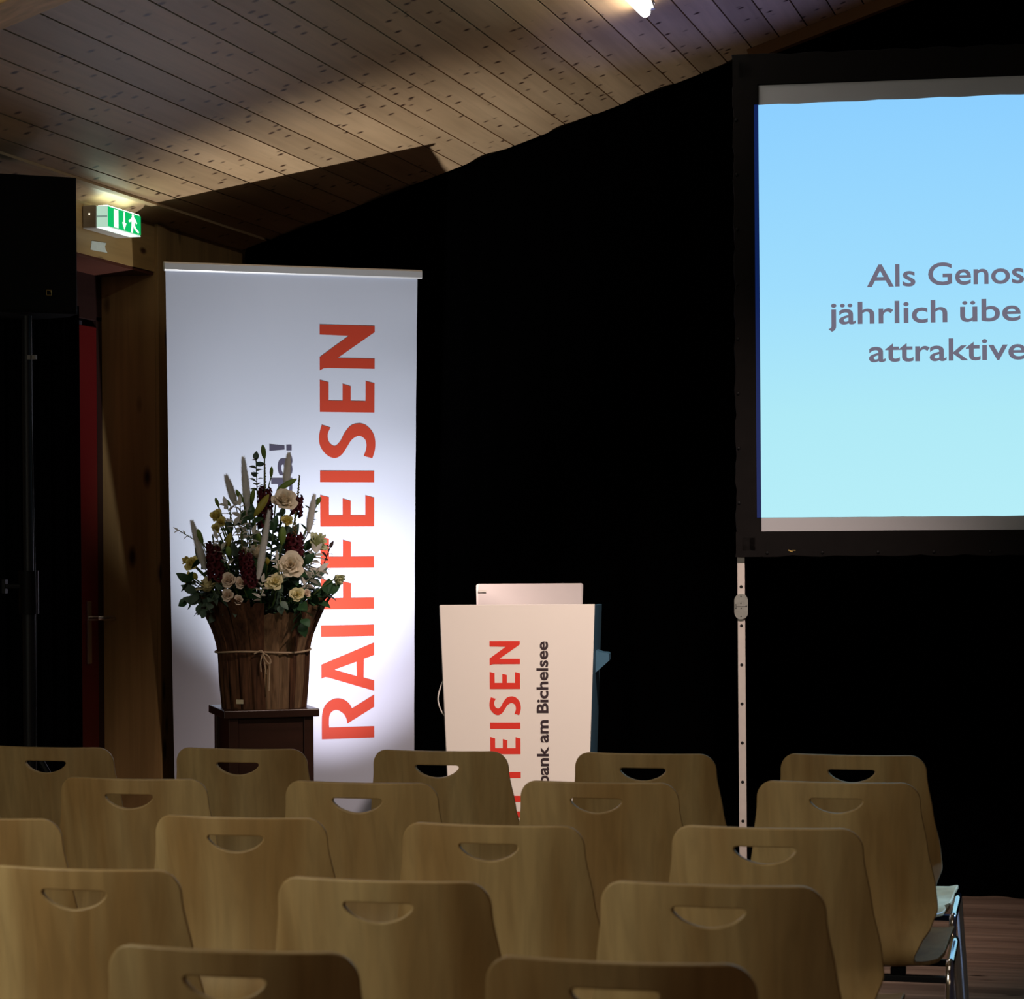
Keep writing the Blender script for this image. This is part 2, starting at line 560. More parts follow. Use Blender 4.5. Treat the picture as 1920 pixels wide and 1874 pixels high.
def catmull(P, n=8, closed=False):
    out = []
    P = [Vector(p) for p in P]
    k = len(P)
    for i in range(k if closed else k - 1):
        if closed:
            a, b, c, d = P[i - 1], P[i], P[(i + 1) % k], P[(i + 2) % k]
        else:
            a, b, c, d = P[max(i - 1, 0)], P[i], P[i + 1], P[min(i + 2, k - 1)]
        for j in range(n):
            t = j / n
            out.append(0.5 * ((2 * b) + (c - a) * t + (2 * a - 5 * b + 4 * c - d) * t * t + (3 * b - a - 3 * c + d) * t ** 3))
    if not closed:
        out.append(P[-1])
    return out


# ------------------------------------------------------------------ the room


def ceil_z(x):
    return WTOP + SLOPE * (x - WX)


# floor
MB().box((-0.6, 5.0, -0.05), (8.6, 17.0, 0.1)).build('floor', 'floor')['kind'] = 'structure'

# boarded ceiling: each board a strip with an open groove, dark backing above
mb = MB()
RC = Matrix.Rotation(-math.atan(SLOPE), 3, 'Y')
PITCH = 0.1178
k = -1
while True:
    s0 = 0.2 + PITCH * (k - 1) if k >= 0 else 0.0
    s0, s1 = (0.135, 0.2) if k == -1 else (0.2 + PITCH * k, 0.2 + PITCH * (k + 1))
    if s0 > 5.2:
        break
    sc_, wd = (s0 + s1) / 2, s1 - s0 - 0.0055
    cx, cz = WX + sc_ / KS, WTOP + sc_ * SLOPE / KS
    c = Vector((cx, 3.6, cz)) + RC @ Vector((0, 0, 0.009))
    mb.box(c, (wd, 12.9, 0.018), RC)
    k += 1
c = Vector((WX + 2.6 / KS, 3.6, WTOP + 2.6 * SLOPE / KS)) + RC @ Vector((0, 0, 0.035))
mb.box(c, (5.7, 12.9, 0.02), RC, 1)
# board between the wall and the cover strip
c = Vector((WX + 0.055 / KS, 3.6, WTOP + 0.055 * SLOPE / KS)) + RC @ Vector((0, 0, 0.012))
mb.box(c, (0.13, 12.9, 0.018), RC)
mb.build('ceiling', ['ceil', 'gap'])['kind'] = 'structure'
# cover strip running along the ceiling edge above the left wall
c = Vector((WX + 0.126 / KS, 3.6, WTOP + 0.126 * SLOPE / KS)) + RC @ Vector((0, 0, -0.004))
MB().box(c, (0.02, 12.75, 0.014), RC).build('trim_1', 'trimwood')['kind'] = 'structure'
# low purlin along the curtain head
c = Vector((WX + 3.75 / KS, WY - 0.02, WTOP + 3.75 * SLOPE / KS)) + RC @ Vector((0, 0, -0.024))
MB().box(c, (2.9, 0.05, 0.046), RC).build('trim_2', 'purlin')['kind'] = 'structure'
# big cross beam nearer the camera
c = Vector((WX + 2.4 / KS, 5.79, WTOP + 2.4 * SLOPE / KS)) + RC @ Vector((0, 0, -0.1))
tag(MB().box(c, (4.6, 0.18, 0.2), RC).build('ceiling_beam', 'beam', bevel=0.004),
    'pale wooden cross beam under the ceiling at its upper left corner', 'beam')

# left wall: boards around a deep door recess
DY0, DY1, DZ, DD = 8.0, 9.081, 2.473, 0.222     # recess from, to, head height, depth
mb = MB()
mb.box((WX - 0.15, (DY1 + 10.1) / 2, 1.4), (0.3, 10.1 - DY1, 2.8))
mb.box((WX - 0.15, (DY0 - 2.9) / 2, 1.4), (0.3, DY0 + 2.9, 2.8))
mb.build('wall_left', 'wallwood')['kind'] = 'structure'
hd = MB().box((WX - 0.15, (DY0 + DY1) / 2, (DZ + 2.8) / 2), (0.3, DY1 - DY0, 2.8 - DZ)).build('trim_3', 'headwood')
hd['kind'] = 'structure'
MB().box((WX + 0.006, DY1 + 0.045, 1.33), (0.016, 0.085, 2.66)).build('trim_4', 'wallwood', bevel=0.003)['kind'] = 'structure'
# back wall behind the curtain and dark side walls of the hall
MB().box((0.2, WY + 0.28, 2.3), (8.4, 0.2, 4.8)).build('wall_back', 'velvet')['kind'] = 'structure'
tr5 = MB().box((WX - 0.14, (DY0 + DY1) / 2, DZ - 0.006), (0.27, DY1 - DY0, 0.012)).build('trim_5', 'soffit')  # board added to darken the uplit underside of the header
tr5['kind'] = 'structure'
# red door at the bottom of the recess
d1 = MB().box((WX - DD - 0.02, (DY0 + 9.03) / 2, 1.13), (0.04, 9.03 - DY0, 2.26)).build('door_1', 'doorred', bevel=0.003)
d1['kind'] = 'structure'
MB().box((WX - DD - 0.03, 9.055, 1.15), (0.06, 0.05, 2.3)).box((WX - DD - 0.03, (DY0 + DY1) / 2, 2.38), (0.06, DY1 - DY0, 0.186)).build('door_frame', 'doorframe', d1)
hm = MB()
hx = WX - DD
hm.tube([(hx, 8.93, 1.135), (hx + 0.045, 8.93, 1.135), (hx + 0.058, 8.945, 1.135), (hx + 0.058, 9.04, 1.133)], 0.0095, 10)
hm.build('door_handle', 'handle', d1, smooth=40)
MB().box((hx + 0.004, 8.93, 1.08), (0.008, 0.036, 0.24)).build('handle_plate', 'handle', d1, bevel=0.002)

# stage curtain: black cloth hung in soft folds under the slope of the ceiling


def curt(u, v):
    x = -3.70 + u * 6.6
    top = ceil_z(x) - 0.012 - (0.035 if x > -1.3 else 0)
    z = 0.004 + (top - 0.004) * v
    y = WY + 0.05 + 0.028 * sin(x * 17 + 0.7 * sin(x * 3.1)) + 0.012 * sin(x * 41)
    return Vector((x, y, z))


cu = MB().grid(curt, 420, 6).build('stage_curtain', 'velvet', smooth=60)
tag(cu, 'tall black curtain hanging in folds across the back of the stage', 'curtain')

# ------------------------------------------------------------------ fluorescent tube on the ceiling
ax, ay = -1.70, 8.69
cz = ceil_z(ax) - 0.036
t = thing('fluorescent_lamp', 'lit bare fluorescent tube fixed under the boarded ceiling', 'lamp', (ax, ay, cz))
MB().tube([(0, 0, 0), (0, -1.2, 0)], 0.019, 16).lathe([(0.001, 0), (0.010, 0.006), (0.019, 0.0)], 12).build('tube', 'tube', t, smooth=50)
MB().box((0.012, -0.62, 0.026), (0.05, 1.22, 0.02), RC).build('batten', 'batten', t, bevel=0.003)
MB().box((0.032, -0.05, 0.012), (0.016, 0.03, 0.03), RC).build('lamp_holder', 'batten', t, bevel=0.002)

# ------------------------------------------------------------------ exit sign on the left wall
t = thing('exit_sign', 'green illuminated emergency exit sign box on the wooden door header', 'sign', (WX, 8.401, 2.562))
SL, SH = 0.311, 0.084
MB().box((0.028, SL / 2, SH / 2), (0.054, SL, SH)).build('housing', 'signbody', t, bevel=0.004)
mb = MB()
mb.box((0.076, SL / 2, SH / 2), (0.042, SL - 0.004, SH - 0.006))
df = mb.build('diffuser', 'diffuser', t, bevel=0.003)
MB().box((0.077, SL / 2, 0.0025), (0.042, SL - 0.006, 0.002)).build('bottom_window', 'diffbright', df)
MB().box((0.077, SL / 2, SH - 0.0025), (0.036, SL - 0.02, 0.002)).build('top_window', 'difftop', df)
MB().box((0.0765, -0.0 + 0.0015, SH / 2), (0.040, 0.0025, 0.007)).build('side_band', 'sideband', df)
MB().box((0.0985, SL / 2, SH / 2), (0.003, SL - 0.012, SH - 0.014)).build('green_panel', 'signgreen', t)
px = 0.1006


def sg(y, z, d=0):
    return Vector((px, y * SL, z * SH))


MB().poly([[(0.17, 0.10), (0.305, 0.10), (0.305, 0.88), (0.17, 0.88)]], sg).build('door_pictogram', 'signwhite', t)
MB().poly([[(0.455, 0.88), (0.50, 0.88), (0.505, 0.42), (0.545, 0.42), (0.48, 0.10), (0.415, 0.42), (0.452, 0.42)]], sg).build('arrow_pictogram', 'signwhite', t)
MB().poly([[(0.70, 0.86), (0.735, 0.93), (0.775, 0.87), (0.765, 0.79), (0.81, 0.73), (0.865, 0.56), (0.845, 0.50), (0.805, 0.59), (0.80, 0.44), (0.835, 0.32), (0.925, 0.20), (0.90, 0.12), (0.79, 0.24), (0.755, 0.36),
          (0.73, 0.08), (0.675, 0.08), (0.695, 0.40), (0.695, 0.58), (0.63, 0.50), (0.605, 0.57), (0.68, 0.70), (0.71, 0.77)]], sg).build('running_figure', 'signwhite', t)
MB().box((0.028, -0.0005, SH * 0.62), (0.005, 0.002, 0.005)).build('status_light', 'led', t)

# strip of tape below the sign
mb = MB()
tl = [(0.0, 0.004), (0.03, 0.0), (0.10, -0.003), (0.168, -0.006), (0.150, 0.012), (0.143, 0.03), (0.156, 0.052), (0.09, 0.054), (0.012, 0.055), (0.008, 0.03)]
mb.poly([tl], lambda x, y, d: Vector((WX + 0.0008 + d, 8.47 + x * 0.92, 2.492 + y * 0.62 + x * 0.06)), 0, 0.0006)
tag(mb.build('masking_tape', 'tape'), 'torn pale strip of tape stuck on the wall below the exit sign', 'tape')

# ------------------------------------------------------------------ loudspeaker on a stand, black drape behind
SA = radians(40)
sp_o = Vector((-3.468, 7.437, 2.17))
t = thing('loudspeaker', 'black loudspeaker box high on a stand at the left edge', 'speaker', sp_o, SA)
mb = MB()
SWD, SHT, SDP = 0.30, 0.443, 0.25
pl = [(-SWD / 2, 0), (SWD / 2, 0), (SWD / 2, SDP * 0.45), (SWD / 2 - 0.07, SDP), (-SWD / 2 + 0.07, SDP), (-SWD / 2, SDP * 0.45)]
mb.poly([pl], lambda x, y, d: Vector((x, y, d)), 0, SHT)
mb.build('cabinet', 'black', t, bevel=0.006)
MB().box((0, -0.004, SHT / 2), (SWD - 0.012, 0.012, SHT - 0.012)).build('grille', 'rubber', t, bevel=0.003)
mb = MB()
ez, exx = 0.058, 0.045
for a, b in (((0, 0), (0.016, 0)), ((0.016, 0), (0.016, 0.016)), ((0.016, 0.016), (0, 0.016)), ((0, 0.016), (0, 0)), ((0.009, 0.016), (0.016, 0.009))):
    p, q = Vector((exx + a[0], -0.0108, ez + a[1])), Vector((exx + b[0], -0.0108, ez + b[1]))
    mb.tube([p, q], 0.0009, 5)
mb.build('emblem', 'gold', t)
ps = Vector((-3.448, 7.38 + 0.16, 0))
t = thing('speaker_stand', 'thin dark tripod stand holding up the loudspeaker', 'stand', (-3.508, 7.482, 0))
MB().tube([(0, 0, 0.35), (0, 0, 1.25)], 0.021, 14).build('lower_pole', 'steel_dark', t, smooth=40)
MB().tube([(0, 0, 1.2), (0, 0, 2.165)], 0.0165, 14).build('upper_pole', 'steel_dark', t, smooth=40)
MB().tube([(0, 0, 1.2), (0, 0, 1.34)], 0.032, 16).build('collar', 'black', t, smooth=40)
MB().tube([(-0.02, -0.02, 1.29), (-0.065, -0.03, 1.29)], 0.008, 8).box((-0.07, -0.03, 1.29), (0.012, 0.02, 0.045)).build('clamp_knob', 'steel_dark', t)
MB().box((0.022, -0.01, 2.03), (0.03, 0.012, 0.014)).build('safety_pin', 'edge', t)
for a in (20, 140, 260):
    d = Vector((cos(radians(a)), sin(radians(a)), 0))
    kx = 0.22 if a == 140 else 0.42
    MB().tube([d * 0.02 + Vector((0, 0, 0.75)), d * kx + Vector((0, 0, 0.015))], 0.011, 8).build('leg', 'steel_dark', t, smooth=40)
    MB().tube([d * 0.02 + Vector((0, 0, 0.4)), d * (kx * 0.55) + Vector((0, 0, 0.34))], 0.007, 6).build('brace', 'steel_dark', t)
MB().tube([(0.021, -0.012, 2.16), (0.022, -0.02, 1.9), (0.034, -0.02, 1.2), (0.026, -0.02, 0.4), (0.03, -0.03, 0.02)], 0.0022, 6).build('cable', 'steel_dark', t, smooth=60)


def drp(u, v):
    a, b = Vector((-3.706, 7.66)), Vector((-3.53, 7.935))
    n = Vector((b - a)).normalized()
    n = Vector((n.y, -n.x))
    p = a.lerp(b, u) + n * (0.013 * sin(u * 34) + 0.006 * sin(u * 71 + 1 + v))
    return Vector((p.x, p.y, 0.01 + 2.225 * v))


dr = MB().grid(drp, 120, 20).build('black_drape', 'drape', smooth=60)
so = dr.modifiers.new('thickness', 'SOLIDIFY')
so.thickness = 0.004
tag(dr, 'narrow black drape hanging behind the loudspeaker stand beside the red door', 'curtain')

# ------------------------------------------------------------------ letters
S_ = [(0.585, 0.965), (0.47, 1.0), (0.354, 1.017), (0.24, 1.005), (0.14, 0.955), (0.045, 0.86), (0.0, 0.73), (0.06, 0.604), (0.206, 0.5), (0.33, 0.415), (0.398, 0.288), (0.343, 0.178), (0.238, 0.145), (0.14, 0.158), (0.042, 0.196)]
S2_ = [(0.0, 0.036), (0.12, -0.004), (0.248, -0.019), (0.39, 0.0), (0.50, 0.06), (0.59, 0.165), (0.617, 0.288), (0.575, 0.436), (0.438, 0.555), (0.29, 0.635), (0.215, 0.73), (0.27, 0.825), (0.375, 0.857), (0.46, 0.845), (0.537, 0.806)]
RB = [(0.22, 1.0), (0.45, 0.99), (0.60, 0.94), (0.70, 0.83), (0.735, 0.70), (0.705, 0.57), (0.63, 0.475), (0.545, 0.425)]
RI = [(0.27, 0.515), (0.36, 0.532), (0.45, 0.585), (0.522, 0.70), (0.50, 0.80), (0.42, 0.853), (0.30, 0.862), (0.21, 0.86)]
E_ = [(0, 0), (0, 1), (0.56, 1), (0.52, 0.838), (0.2, 0.838), (0.2, 0.586), (0.498, 0.586), (0.456, 0.435), (0.2, 0.435), (0.2, 0.165), (0.554, 0.165), (0.513, 0)]
F_ = [(0, 0), (0, 1), (0.556, 1), (0.516, 0.84), (0.2, 0.84), (0.2, 0.585), (0.5, 0.585), (0.46, 0.432), (0.2, 0.432), (0.2, 0)]
GL = {
    'N': [[(0, 0), (0, 0.86), (-0.008, 0.93), (-0.045, 1), (0.187, 1), (0.57, 0.47), (0.58, 1), (0.755, 1), (0.755, 0), (0.645, 0), (0.177, 0.676), (0.177, 0)]],
    'E': [E_], 'F': [F_], 'I': [[(0, 0), (0, 1), (0.205, 1), (0.205, 0)]],
    'S': [[tuple(p) for p in catmull(S_, 5)] + [tuple(p) for p in catmull(S2_, 5)]],
    'R': [[(0, 0), (0, 1)] + [tuple(p) for p in catmull(RB, 5)] + [(0.785, 0), (0.56, 0)] + [tuple(p) for p in catmull(RI, 5)] + [(0.21, 0)]],
    'A': [[(0, 0), (0.262, 0.87), (0.27, 0.93), (0.243, 1), (0.495, 1), (0.875, 0), (0.648, 0), (0.585, 0.195), (0.245, 0.2), (0.19, 0)], [(0.273, 0.33), (0.40, 0.755), (0.535, 0.335)]],
}
WORD = [('R', 1.8428), ('A', 1.6551), ('I', 1.4358), ('F', 1.3274), ('F', 1.1644), ('E', 1.0014), ('I', 0.8282), ('S', 0.7343), ('E', 0.5554), ('N', 0.3857)]
CAP = 0.2205


def text_mesh(body, size, bold, fit=None):
    """outline of a line of type as 2-D verts/faces, scaled to a width when fit is given"""
    cd = bpy.data.curves.new('type', 'FONT')
    cd.body = body
    cd.size = size
    cd.offset = bold
    cd.resolution_u = 5
    o = bpy.data.objects.new('type', cd)
    COL.objects.link(o)
    bpy.context.view_layer.update()
    me = bpy.data.meshes.new_from_object(o)
    vs = [v.co.copy() for v in me.vertices]
    fs = [tuple(p.vertices) for p in me.polygons]
    bpy.data.objects.remove(o)
    bpy.data.meshes.remove(me)
    x0 = min(v.x for v in vs)
    x1 = max(v.x for v in vs)
    for v in vs:
        v.x -= x0
    if fit:
        for v in vs:
            v.x *= fit / (x1 - x0)
    return vs, fs


# ------------------------------------------------------------------ roll-up banner
TL, TR, BL = Vector((-3.5437, 8.748, 2.4723)), Vector((-2.7122, 9.3194, 2.4701)), Vector((-3.7006, 9.0693, 0.0588))
BL = BL + Vector((0.05, 0, 0))
e1 = (TR - TL).normalized()
e2 = (BL - TL)
BH = e2.length
e2 = e2.normalized()
bn = e1.cross(e2).normalized()
if bn.y > 0:
    bn = -bn
BW = 1.009


def bpt(a, b, d=0.0):
    """point on the banner: a metres from the left edge, b metres below the top, d in front"""
    a = a + (BW * 0.5 - a) * (0.012 if a < BW * 0.5 else 0.042) * (b / BH)
    bow = 0.012 * sin(pi * min(1, max(0, b / BH)))
    wob = 0.0016 * sin(b * 21) * max(0, (a / BW - 0.75)) * 4
    return TL + e1 * a + e2 * b + bn * (d - bow + wob)


t = thing('roll_up_banner', 'tall white roll-up banner with red lettering standing in the corner', 'banner', ((TL.x + TR.x) / 2 - 0.1, 9.27, 0))
tinv = Matrix.Translation(-t.location)


def to_parent(mb, o):
    mb.v = [p - o.location for p in mb.v]
    return mb


mb = MB().grid(lambda u, v: bpt(0.004 + u * (BW - 0.02), 0.02 + v * (BH - 0.07)), 24, 60)
fo = to_parent(mb, t).build('banner_film', 'banner', t, smooth=60)
mb = MB()
prof = [(-0.012, 0.0), (-0.012, 0.026), (-0.006, 0.033), (0.006, 0.034), (0.012, 0.028), (0.012, 0.004), (0.006, -0.001)]
vs = [bpt(0, 0) + e1 * x + e2 * b + bn * d for x in (-0.002, BW) for d, b in prof]
n = len(prof)
mb.add(vs, [tuple(range(n)), tuple(range(2 * n - 1, n - 1, -1))] + [(i, (i + 1) % n, n + (i + 1) % n, n + i) for i in range(n)])
to_parent(mb, t).build('top_rail', 'bannerrail', t, bevel=0.001)
mb = MB()
for ch, b0 in WORD:
    mb.poly(GL[ch], lambda x, y, d, b0=b0: bpt(0.8215 - 0.2215 * y, b0 - x * CAP, 0.0012))
to_parent(mb, t).build('red_lettering', 'red', t, recalc=False)
vs, fs = text_mesh('da', 0.125, 0.0022)
mb = MB()
hgt = max(v.x for v in vs)
k = 0.17 / hgt
mb.add([bpt(0.486 - v.y * 0.94, 0.895 - v.x * k, 0.0012) for v in vs], fs)
for q4 in ([(0.0, 0.0), (0.0, 0.021), (0.0215, 0.021), (0.0215, 0.0)], [(-0.002, 0.088), (0.003, 0.028), (0.0185, 0.028), (0.0235, 0.088)]):
    mb.poly([q4], lambda x, y, d: bpt(0.486 - y, 0.7055 - x, 0.0012))
to_parent(mb, t).build('grey_lettering', 'greyprint', t, recalc=False)
bc = (bpt(0, BH) + bpt(BW, BH)) / 2
RB3 = Matrix((e1, -bn, Vector((0, 0, 1)))).transposed()
MB().box((bc.x - t.location.x, bc.y - t.location.y, 0.045), (BW + 0.02, 0.11, 0.085), Matrix.Rotation(atan2(e1.y, e1.x), 3, 'Z')).build('base_cassette', 'bannerrail', t, bevel=0.01)
mb = MB().tube([bc + Vector((0, 0, 0.03)) - bn * 0.02, bpt(BW / 2, 0.03, -0.03)], 0.009, 8)
to_parent(mb, t).build('support_pole', 'alu', t)



def uplight(pos, target, label):
    t = thing('stage_uplight', label, 'lamp', (pos.x, pos.y, 0))
    ud = (target - pos).normalized()
    UQ = ud.to_track_quat('Z', 'Y').to_matrix()
    MB().lathe([(0.05, -0.13), (0.058, -0.12), (0.058, 0.0), (0.052, 0.0), (0.048, -0.03)], 24, (0, 0, pos.z) , UQ).build('lamp_body', 'black', t, smooth=40)
    MB().tube([(-0.075, 0, pos.z - 0.03), (-0.075, 0, 0.03), (-0.05, 0, 0.009), (0.05, 0, 0.009), (0.075, 0, 0.03), (0.075, 0, pos.z - 0.03)], 0.008, 8).build('yoke', 'steel_dark', t, smooth=40)


uplight(UPL - (UPT - UPL).normalized() * 0.01, UPT, 'small black floor uplight in front of the banner, hidden by the chairs')
uplight(BLU - (BLT - BLU).normalized() * 0.01, BLT, 'unseen floor uplight added for blue ceiling light, at the curtain behind the chairs')  # body added to go with the blue fill lamp

# ------------------------------------------------------------------ pedestal
PC = Vector((-2.845, 7.86, 0))
t = thing('wooden_pedestal', 'dark stained wooden pedestal carrying the flower basket', 'pedestal', PC, radians(30))
PH = 0.88
MB().box((0, 0, PH - 0.013), (0.315, 0.32, 0.026)).build('top', 'pedestal', t, bevel=0.003)
mb = MB()
for sx in (-1, 1):
    for sy in (-1, 1):
        mb.box((sx * 0.124, sy * 0.132, (PH - 0.026) / 2), (0.032, 0.032, PH - 0.026))
for sx, sy in ((0, -1), (0, 1), (1, 0), (-1, 0)):
    mb.box((sx * 0.124, sy * 0.132, (PH - 0.026) / 2), (0.22 if sy else 0.014, 0.236 if sx else 0.014, PH - 0.03))
mb.build('body', 'pedestal', t, bevel=0.002)

# ------------------------------------------------------------------ bark basket
CR = Vector((cos(YAW), sin(YAW), 0))          # to the right as one faces the stage from the seats
CF = Vector((-sin(YAW), cos(YAW), 0))         # away from the seats
BO = Vector((PC.x, PC.y, PH))
PXM = 1 / 573.0


def bp(x, z, d=0.0):
    """x right, z up, d away, in units of 1/573 m from the middle of the basket's foot"""
    return BO + CR * (x * PXM) + Vector((0, 0, z * PXM)) + CF * d


bk = thing('bark_basket', 'flared basket of upright bark slabs tied with twine on the pedestal', 'basket', BO)
BPROF = [(0.0, 0.138), (0.05, 0.142), (0.10, 0.146), (0.19, 0.149), (0.23, 0.158), (0.28, 0.178), (0.345, 0.208)]


def brad(h):
    for (h0, r0), (h1, r1) in zip(BPROF, BPROF[1:]):
        if h <= h1:
            return r0 + (r1 - r0) * (h - h0) / (h1 - h0)
    return BPROF[-1][1] + (h - 0.345) * 0.9


rnd = random.Random(3)
a = 0.0
slabs = []
while a < 2 * pi - 0.05:
    wdt = rnd.uniform(0.16, 0.42)
    slabs.append((a, min(a + wdt, 2 * pi)))
    a += wdt * 0.93
for i, (a0, a1) in enumerate(slabs):
    top = 0.345 + rnd.uniform(-0.03, 0.025)
    off = rnd.uniform(-0.003, 0.006)
    th = rnd.uniform(0.006, 0.011)
    twist = rnd.uniform(-0.05, 0.05)
    jag = [rnd.uniform(-0.012, 0.012) for _ in range(7)]
    mb = MB()
    nu, nv = 6, 12
    for side in (0, 1):
        def fn(u, v):
            h = v * (top + (jag[int(u * 6)] if v > 0.9 else 0))
            an = a0 + (a1 - a0) * u + twist * v
            r = brad(h) + off - side * th + 0.0025 * sin(u * 9 + v * 5 + i) * (1 - side) - 0.004 * (abs(u - 0.5) * 2) ** 3 * (1 - side)
            return Vector((r * cos(an), r * sin(an), h))
        mb.grid(fn, nu, nv)
    n = (nu + 1) * (nv + 1)
    rim = [i_ for i_ in range(nu + 1)] + [(j + 1) * (nu + 1) - 1 for j in range(1, nv + 1)] + [nv * (nu + 1) + i_ for i_ in range(nu - 1, -1, -1)] + [j * (nu + 1) for j in range(nv - 1, 0, -1)]
    fs = [(rim[q], rim[(q + 1) % len(rim)], n + rim[(q + 1) % len(rim)], n + rim[q]) for q in range(len(rim))]
    mb.f += [list(f) for f in fs]
    mb.m += [0] * len(fs)
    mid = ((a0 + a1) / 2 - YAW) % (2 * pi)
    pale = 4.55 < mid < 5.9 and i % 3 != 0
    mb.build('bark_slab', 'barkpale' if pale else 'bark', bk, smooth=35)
MB().lathe([(0.13, 0.01), (0.13, 0.12), (0.145, 0.24), (0.17, 0.30)], 24).build('foam_filling', 'soil', bk, smooth=40)
# twine with a bow
mb = MB()
mb.tube([Vector(((brad(0.187) + 0.0085 + 0.0015 * sin(7 * q)) * cos(q), (brad(0.187) + 0.0085) * sin(q), 0.187 + 0.003 * sin(3 * q))) for q in [2 * pi * i / 60 for i in range(61)]], 0.0032, 7, cap=False)
fa = -pi / 2 + YAW + 0.10
fx = Vector((-sin(fa), cos(fa), 0))
fr = Vector((cos(fa), sin(fa), 0))


def fp(x, z, o=0.014):
    return fr * (brad(0.187) + o) + fx * x + Vector((0, 0, 0.187 + z))


mb.tube(catmull([fp(-0.028, -0.004), fp(-0.006, 0.007, 0.02), fp(0.0, 0.0, 0.022), fp(0.018, -0.012, 0.022), fp(0.026, -0.03, 0.019), (fp(0.02, -0.036, 0.018)), fp(0.008, -0.022, 0.02), fp(0.0, 0.0, 0.022)], 6), 0.0024, 6)
mb.tube(catmull([fp(0.0, 0.0, 0.02), fp(-0.007, -0.03, 0.016), fp(-0.006, -0.062, 0.014)], 6), 0.0022, 6)
mb.tube(catmull([fp(0.0, 0.0, 0.02), fp(0.005, -0.03, 0.016), fp(0.010, -0.07, 0.014)], 6), 0.0022, 6)
mb.tube(catmull([fp(0.024, -0.02, 0.02), fp(0.022, -0.05, 0.016), fp(0.019, -0.125, 0.014)], 6), 0.0022, 6)
mb.build('twine', 'rope', bk, smooth=50)
qa = -pi / 2 + YAW - 0.42
MB().box(Vector((cos(qa), sin(qa), 0)) * 0.153 + Vector((0, 0, 0.026)), (0.026, 0.003, 0.014), Matrix.Rotation(qa + pi / 2, 3, 'Z')).build('paper_tag', 'label', bk)

# ------------------------------------------------------------------ flowers
G_ROSE, G_SPRAY, G_PLUME, G_LILY, G_SNAP, G_RUS, G_LEAF, G_LIS = ('cream roses in the basket', 'small blush spray roses', 'ivory grass plumes', 'stems of lily buds', 'burgundy snapdragon spikes', 'bleached ruscus sprigs', 'green leaf sprigs in the basket', 'pale yellow lisianthus blooms')


def frame(d):
    return Vector(d).normalized().to_track_quat('Z', 'Y').to_matrix()


def stem_pts(o, p, n=7):
    """from the foam to the bloom, leaving the foam steeply"""
    a = Vector((0, 0, 0))
    b = Vector((o.x * 0.25, o.y * 0.25, o.z * 0.55))
    return [a.lerp(b, i / n).lerp(b.lerp(o, i / n), i / n) for i in range(n + 1)]


def root_for(x, z, d):
    """where the stem enters the foam"""
    return BO + CR * (max(-0.10, min(0.10, x * PXM * 0.35))) + CF * max(-0.1, min(0.1, d * 0.5)) + Vector((0, 0, 0.27))


def flower(name, label, cat, x, z, d, group):
    r = root_for(x, z, d)
    t = thing(name, label, cat, r, 0, group)
    return t, bp(x, z, d) - r


def rose_mesh(R, mode, seed, turns=20, openness=1.0):
    """spiral of cupped petals around a tight heart"""
    q = random.Random(seed)
    mb = MB()
    for i in range(turns):
        f = i / (turns - 1)
        an = i * 2.399 + q.uniform(-0.2, 0.2)
        lean = (0.03 + 0.62 * f ** 1.3) * openness
        rb = R * (0.06 + 0.20 * f)
        hgt = R * (1.28 - 0.34 * f * openness)
        wid = R * (0.34 + 0.56 * f)
        curl = R * (0.10 + 0.42 * f) * openness
        ca, sa = cos(an), sin(an)
        rw = q.uniform(0.92, 1.1)

        def fn(u, v):
            s = (u - 0.5) * 2
            wv = wid * (0.45 + 0.55 * sin(min(1, v * 0.86 + 0.12) * pi) ** 0.7) * rw
            rr = rb + hgt * lean * v * 0.75 + curl * max(0, v - 0.62) ** 2 * 5
            bulge = R * 0.26 * sin(v * pi * 0.8) * (0.35 + 0.5 * f)
            rad = rr + bulge
            ang = s * wv / max(rad, R * 0.28) * 0.9
            z = hgt * v * (1 - 0.10 * s * s) - curl * max(0, v - 0.7) * 1.4 - R * 0.42 * f * openness
            return Vector((rad * cos(an + ang), rad * sin(an + ang), z + R * 0.03 * sin(5 * s + i)))
        mb.grid(fn, 6, 6)
    return mb


def rotm(mb, Q, o):
    mb.v = [Q @ p + o for p in mb.v]
    return mb


def rose(name, label, cat, x, z, d, R, face, mat, group, seed, openness=1.0, turns=20):
    t, o = flower(name, label, cat, x, z, d, group)
    Q = frame(face)
    c = o - Q @ Vector((0, 0, R * 0.45))
    rotm(rose_mesh(R, 0, seed, turns, openness), Q, c).build('bloom', mat, t, smooth=80, recalc=False)
    mb = MB().tube(stem_pts(c, None), 0.0028, 6)
    for k in range(5):
        a = k * 2 * pi / 5
        mb.add([c + Q @ Vector(p) for p in ((0.15 * R * cos(a - .5), 0.15 * R * sin(a - .5), -0.25 * R), (0.15 * R * cos(a + .5), 0.15 * R * sin(a + .5), -0.25 * R), (0.75 * R * cos(a), 0.75 * R * sin(a), 0.05 * R))], [(0, 1, 2)])
    mb.lathe([(0.05 * R, -0.45 * R), (0.28 * R, -0.3 * R), (0.3 * R, -0.1 * R)], 8, c, Q)
    mb.build('stem', 'stem', t, smooth=50)
    return t


f3 = lambda r, u, t_: CR * r + Vector((0, 0, u)) - CF * t_
X0, Z0 = 457, 1331


def P(px, py):
    return (px - X0, Z0 - py)


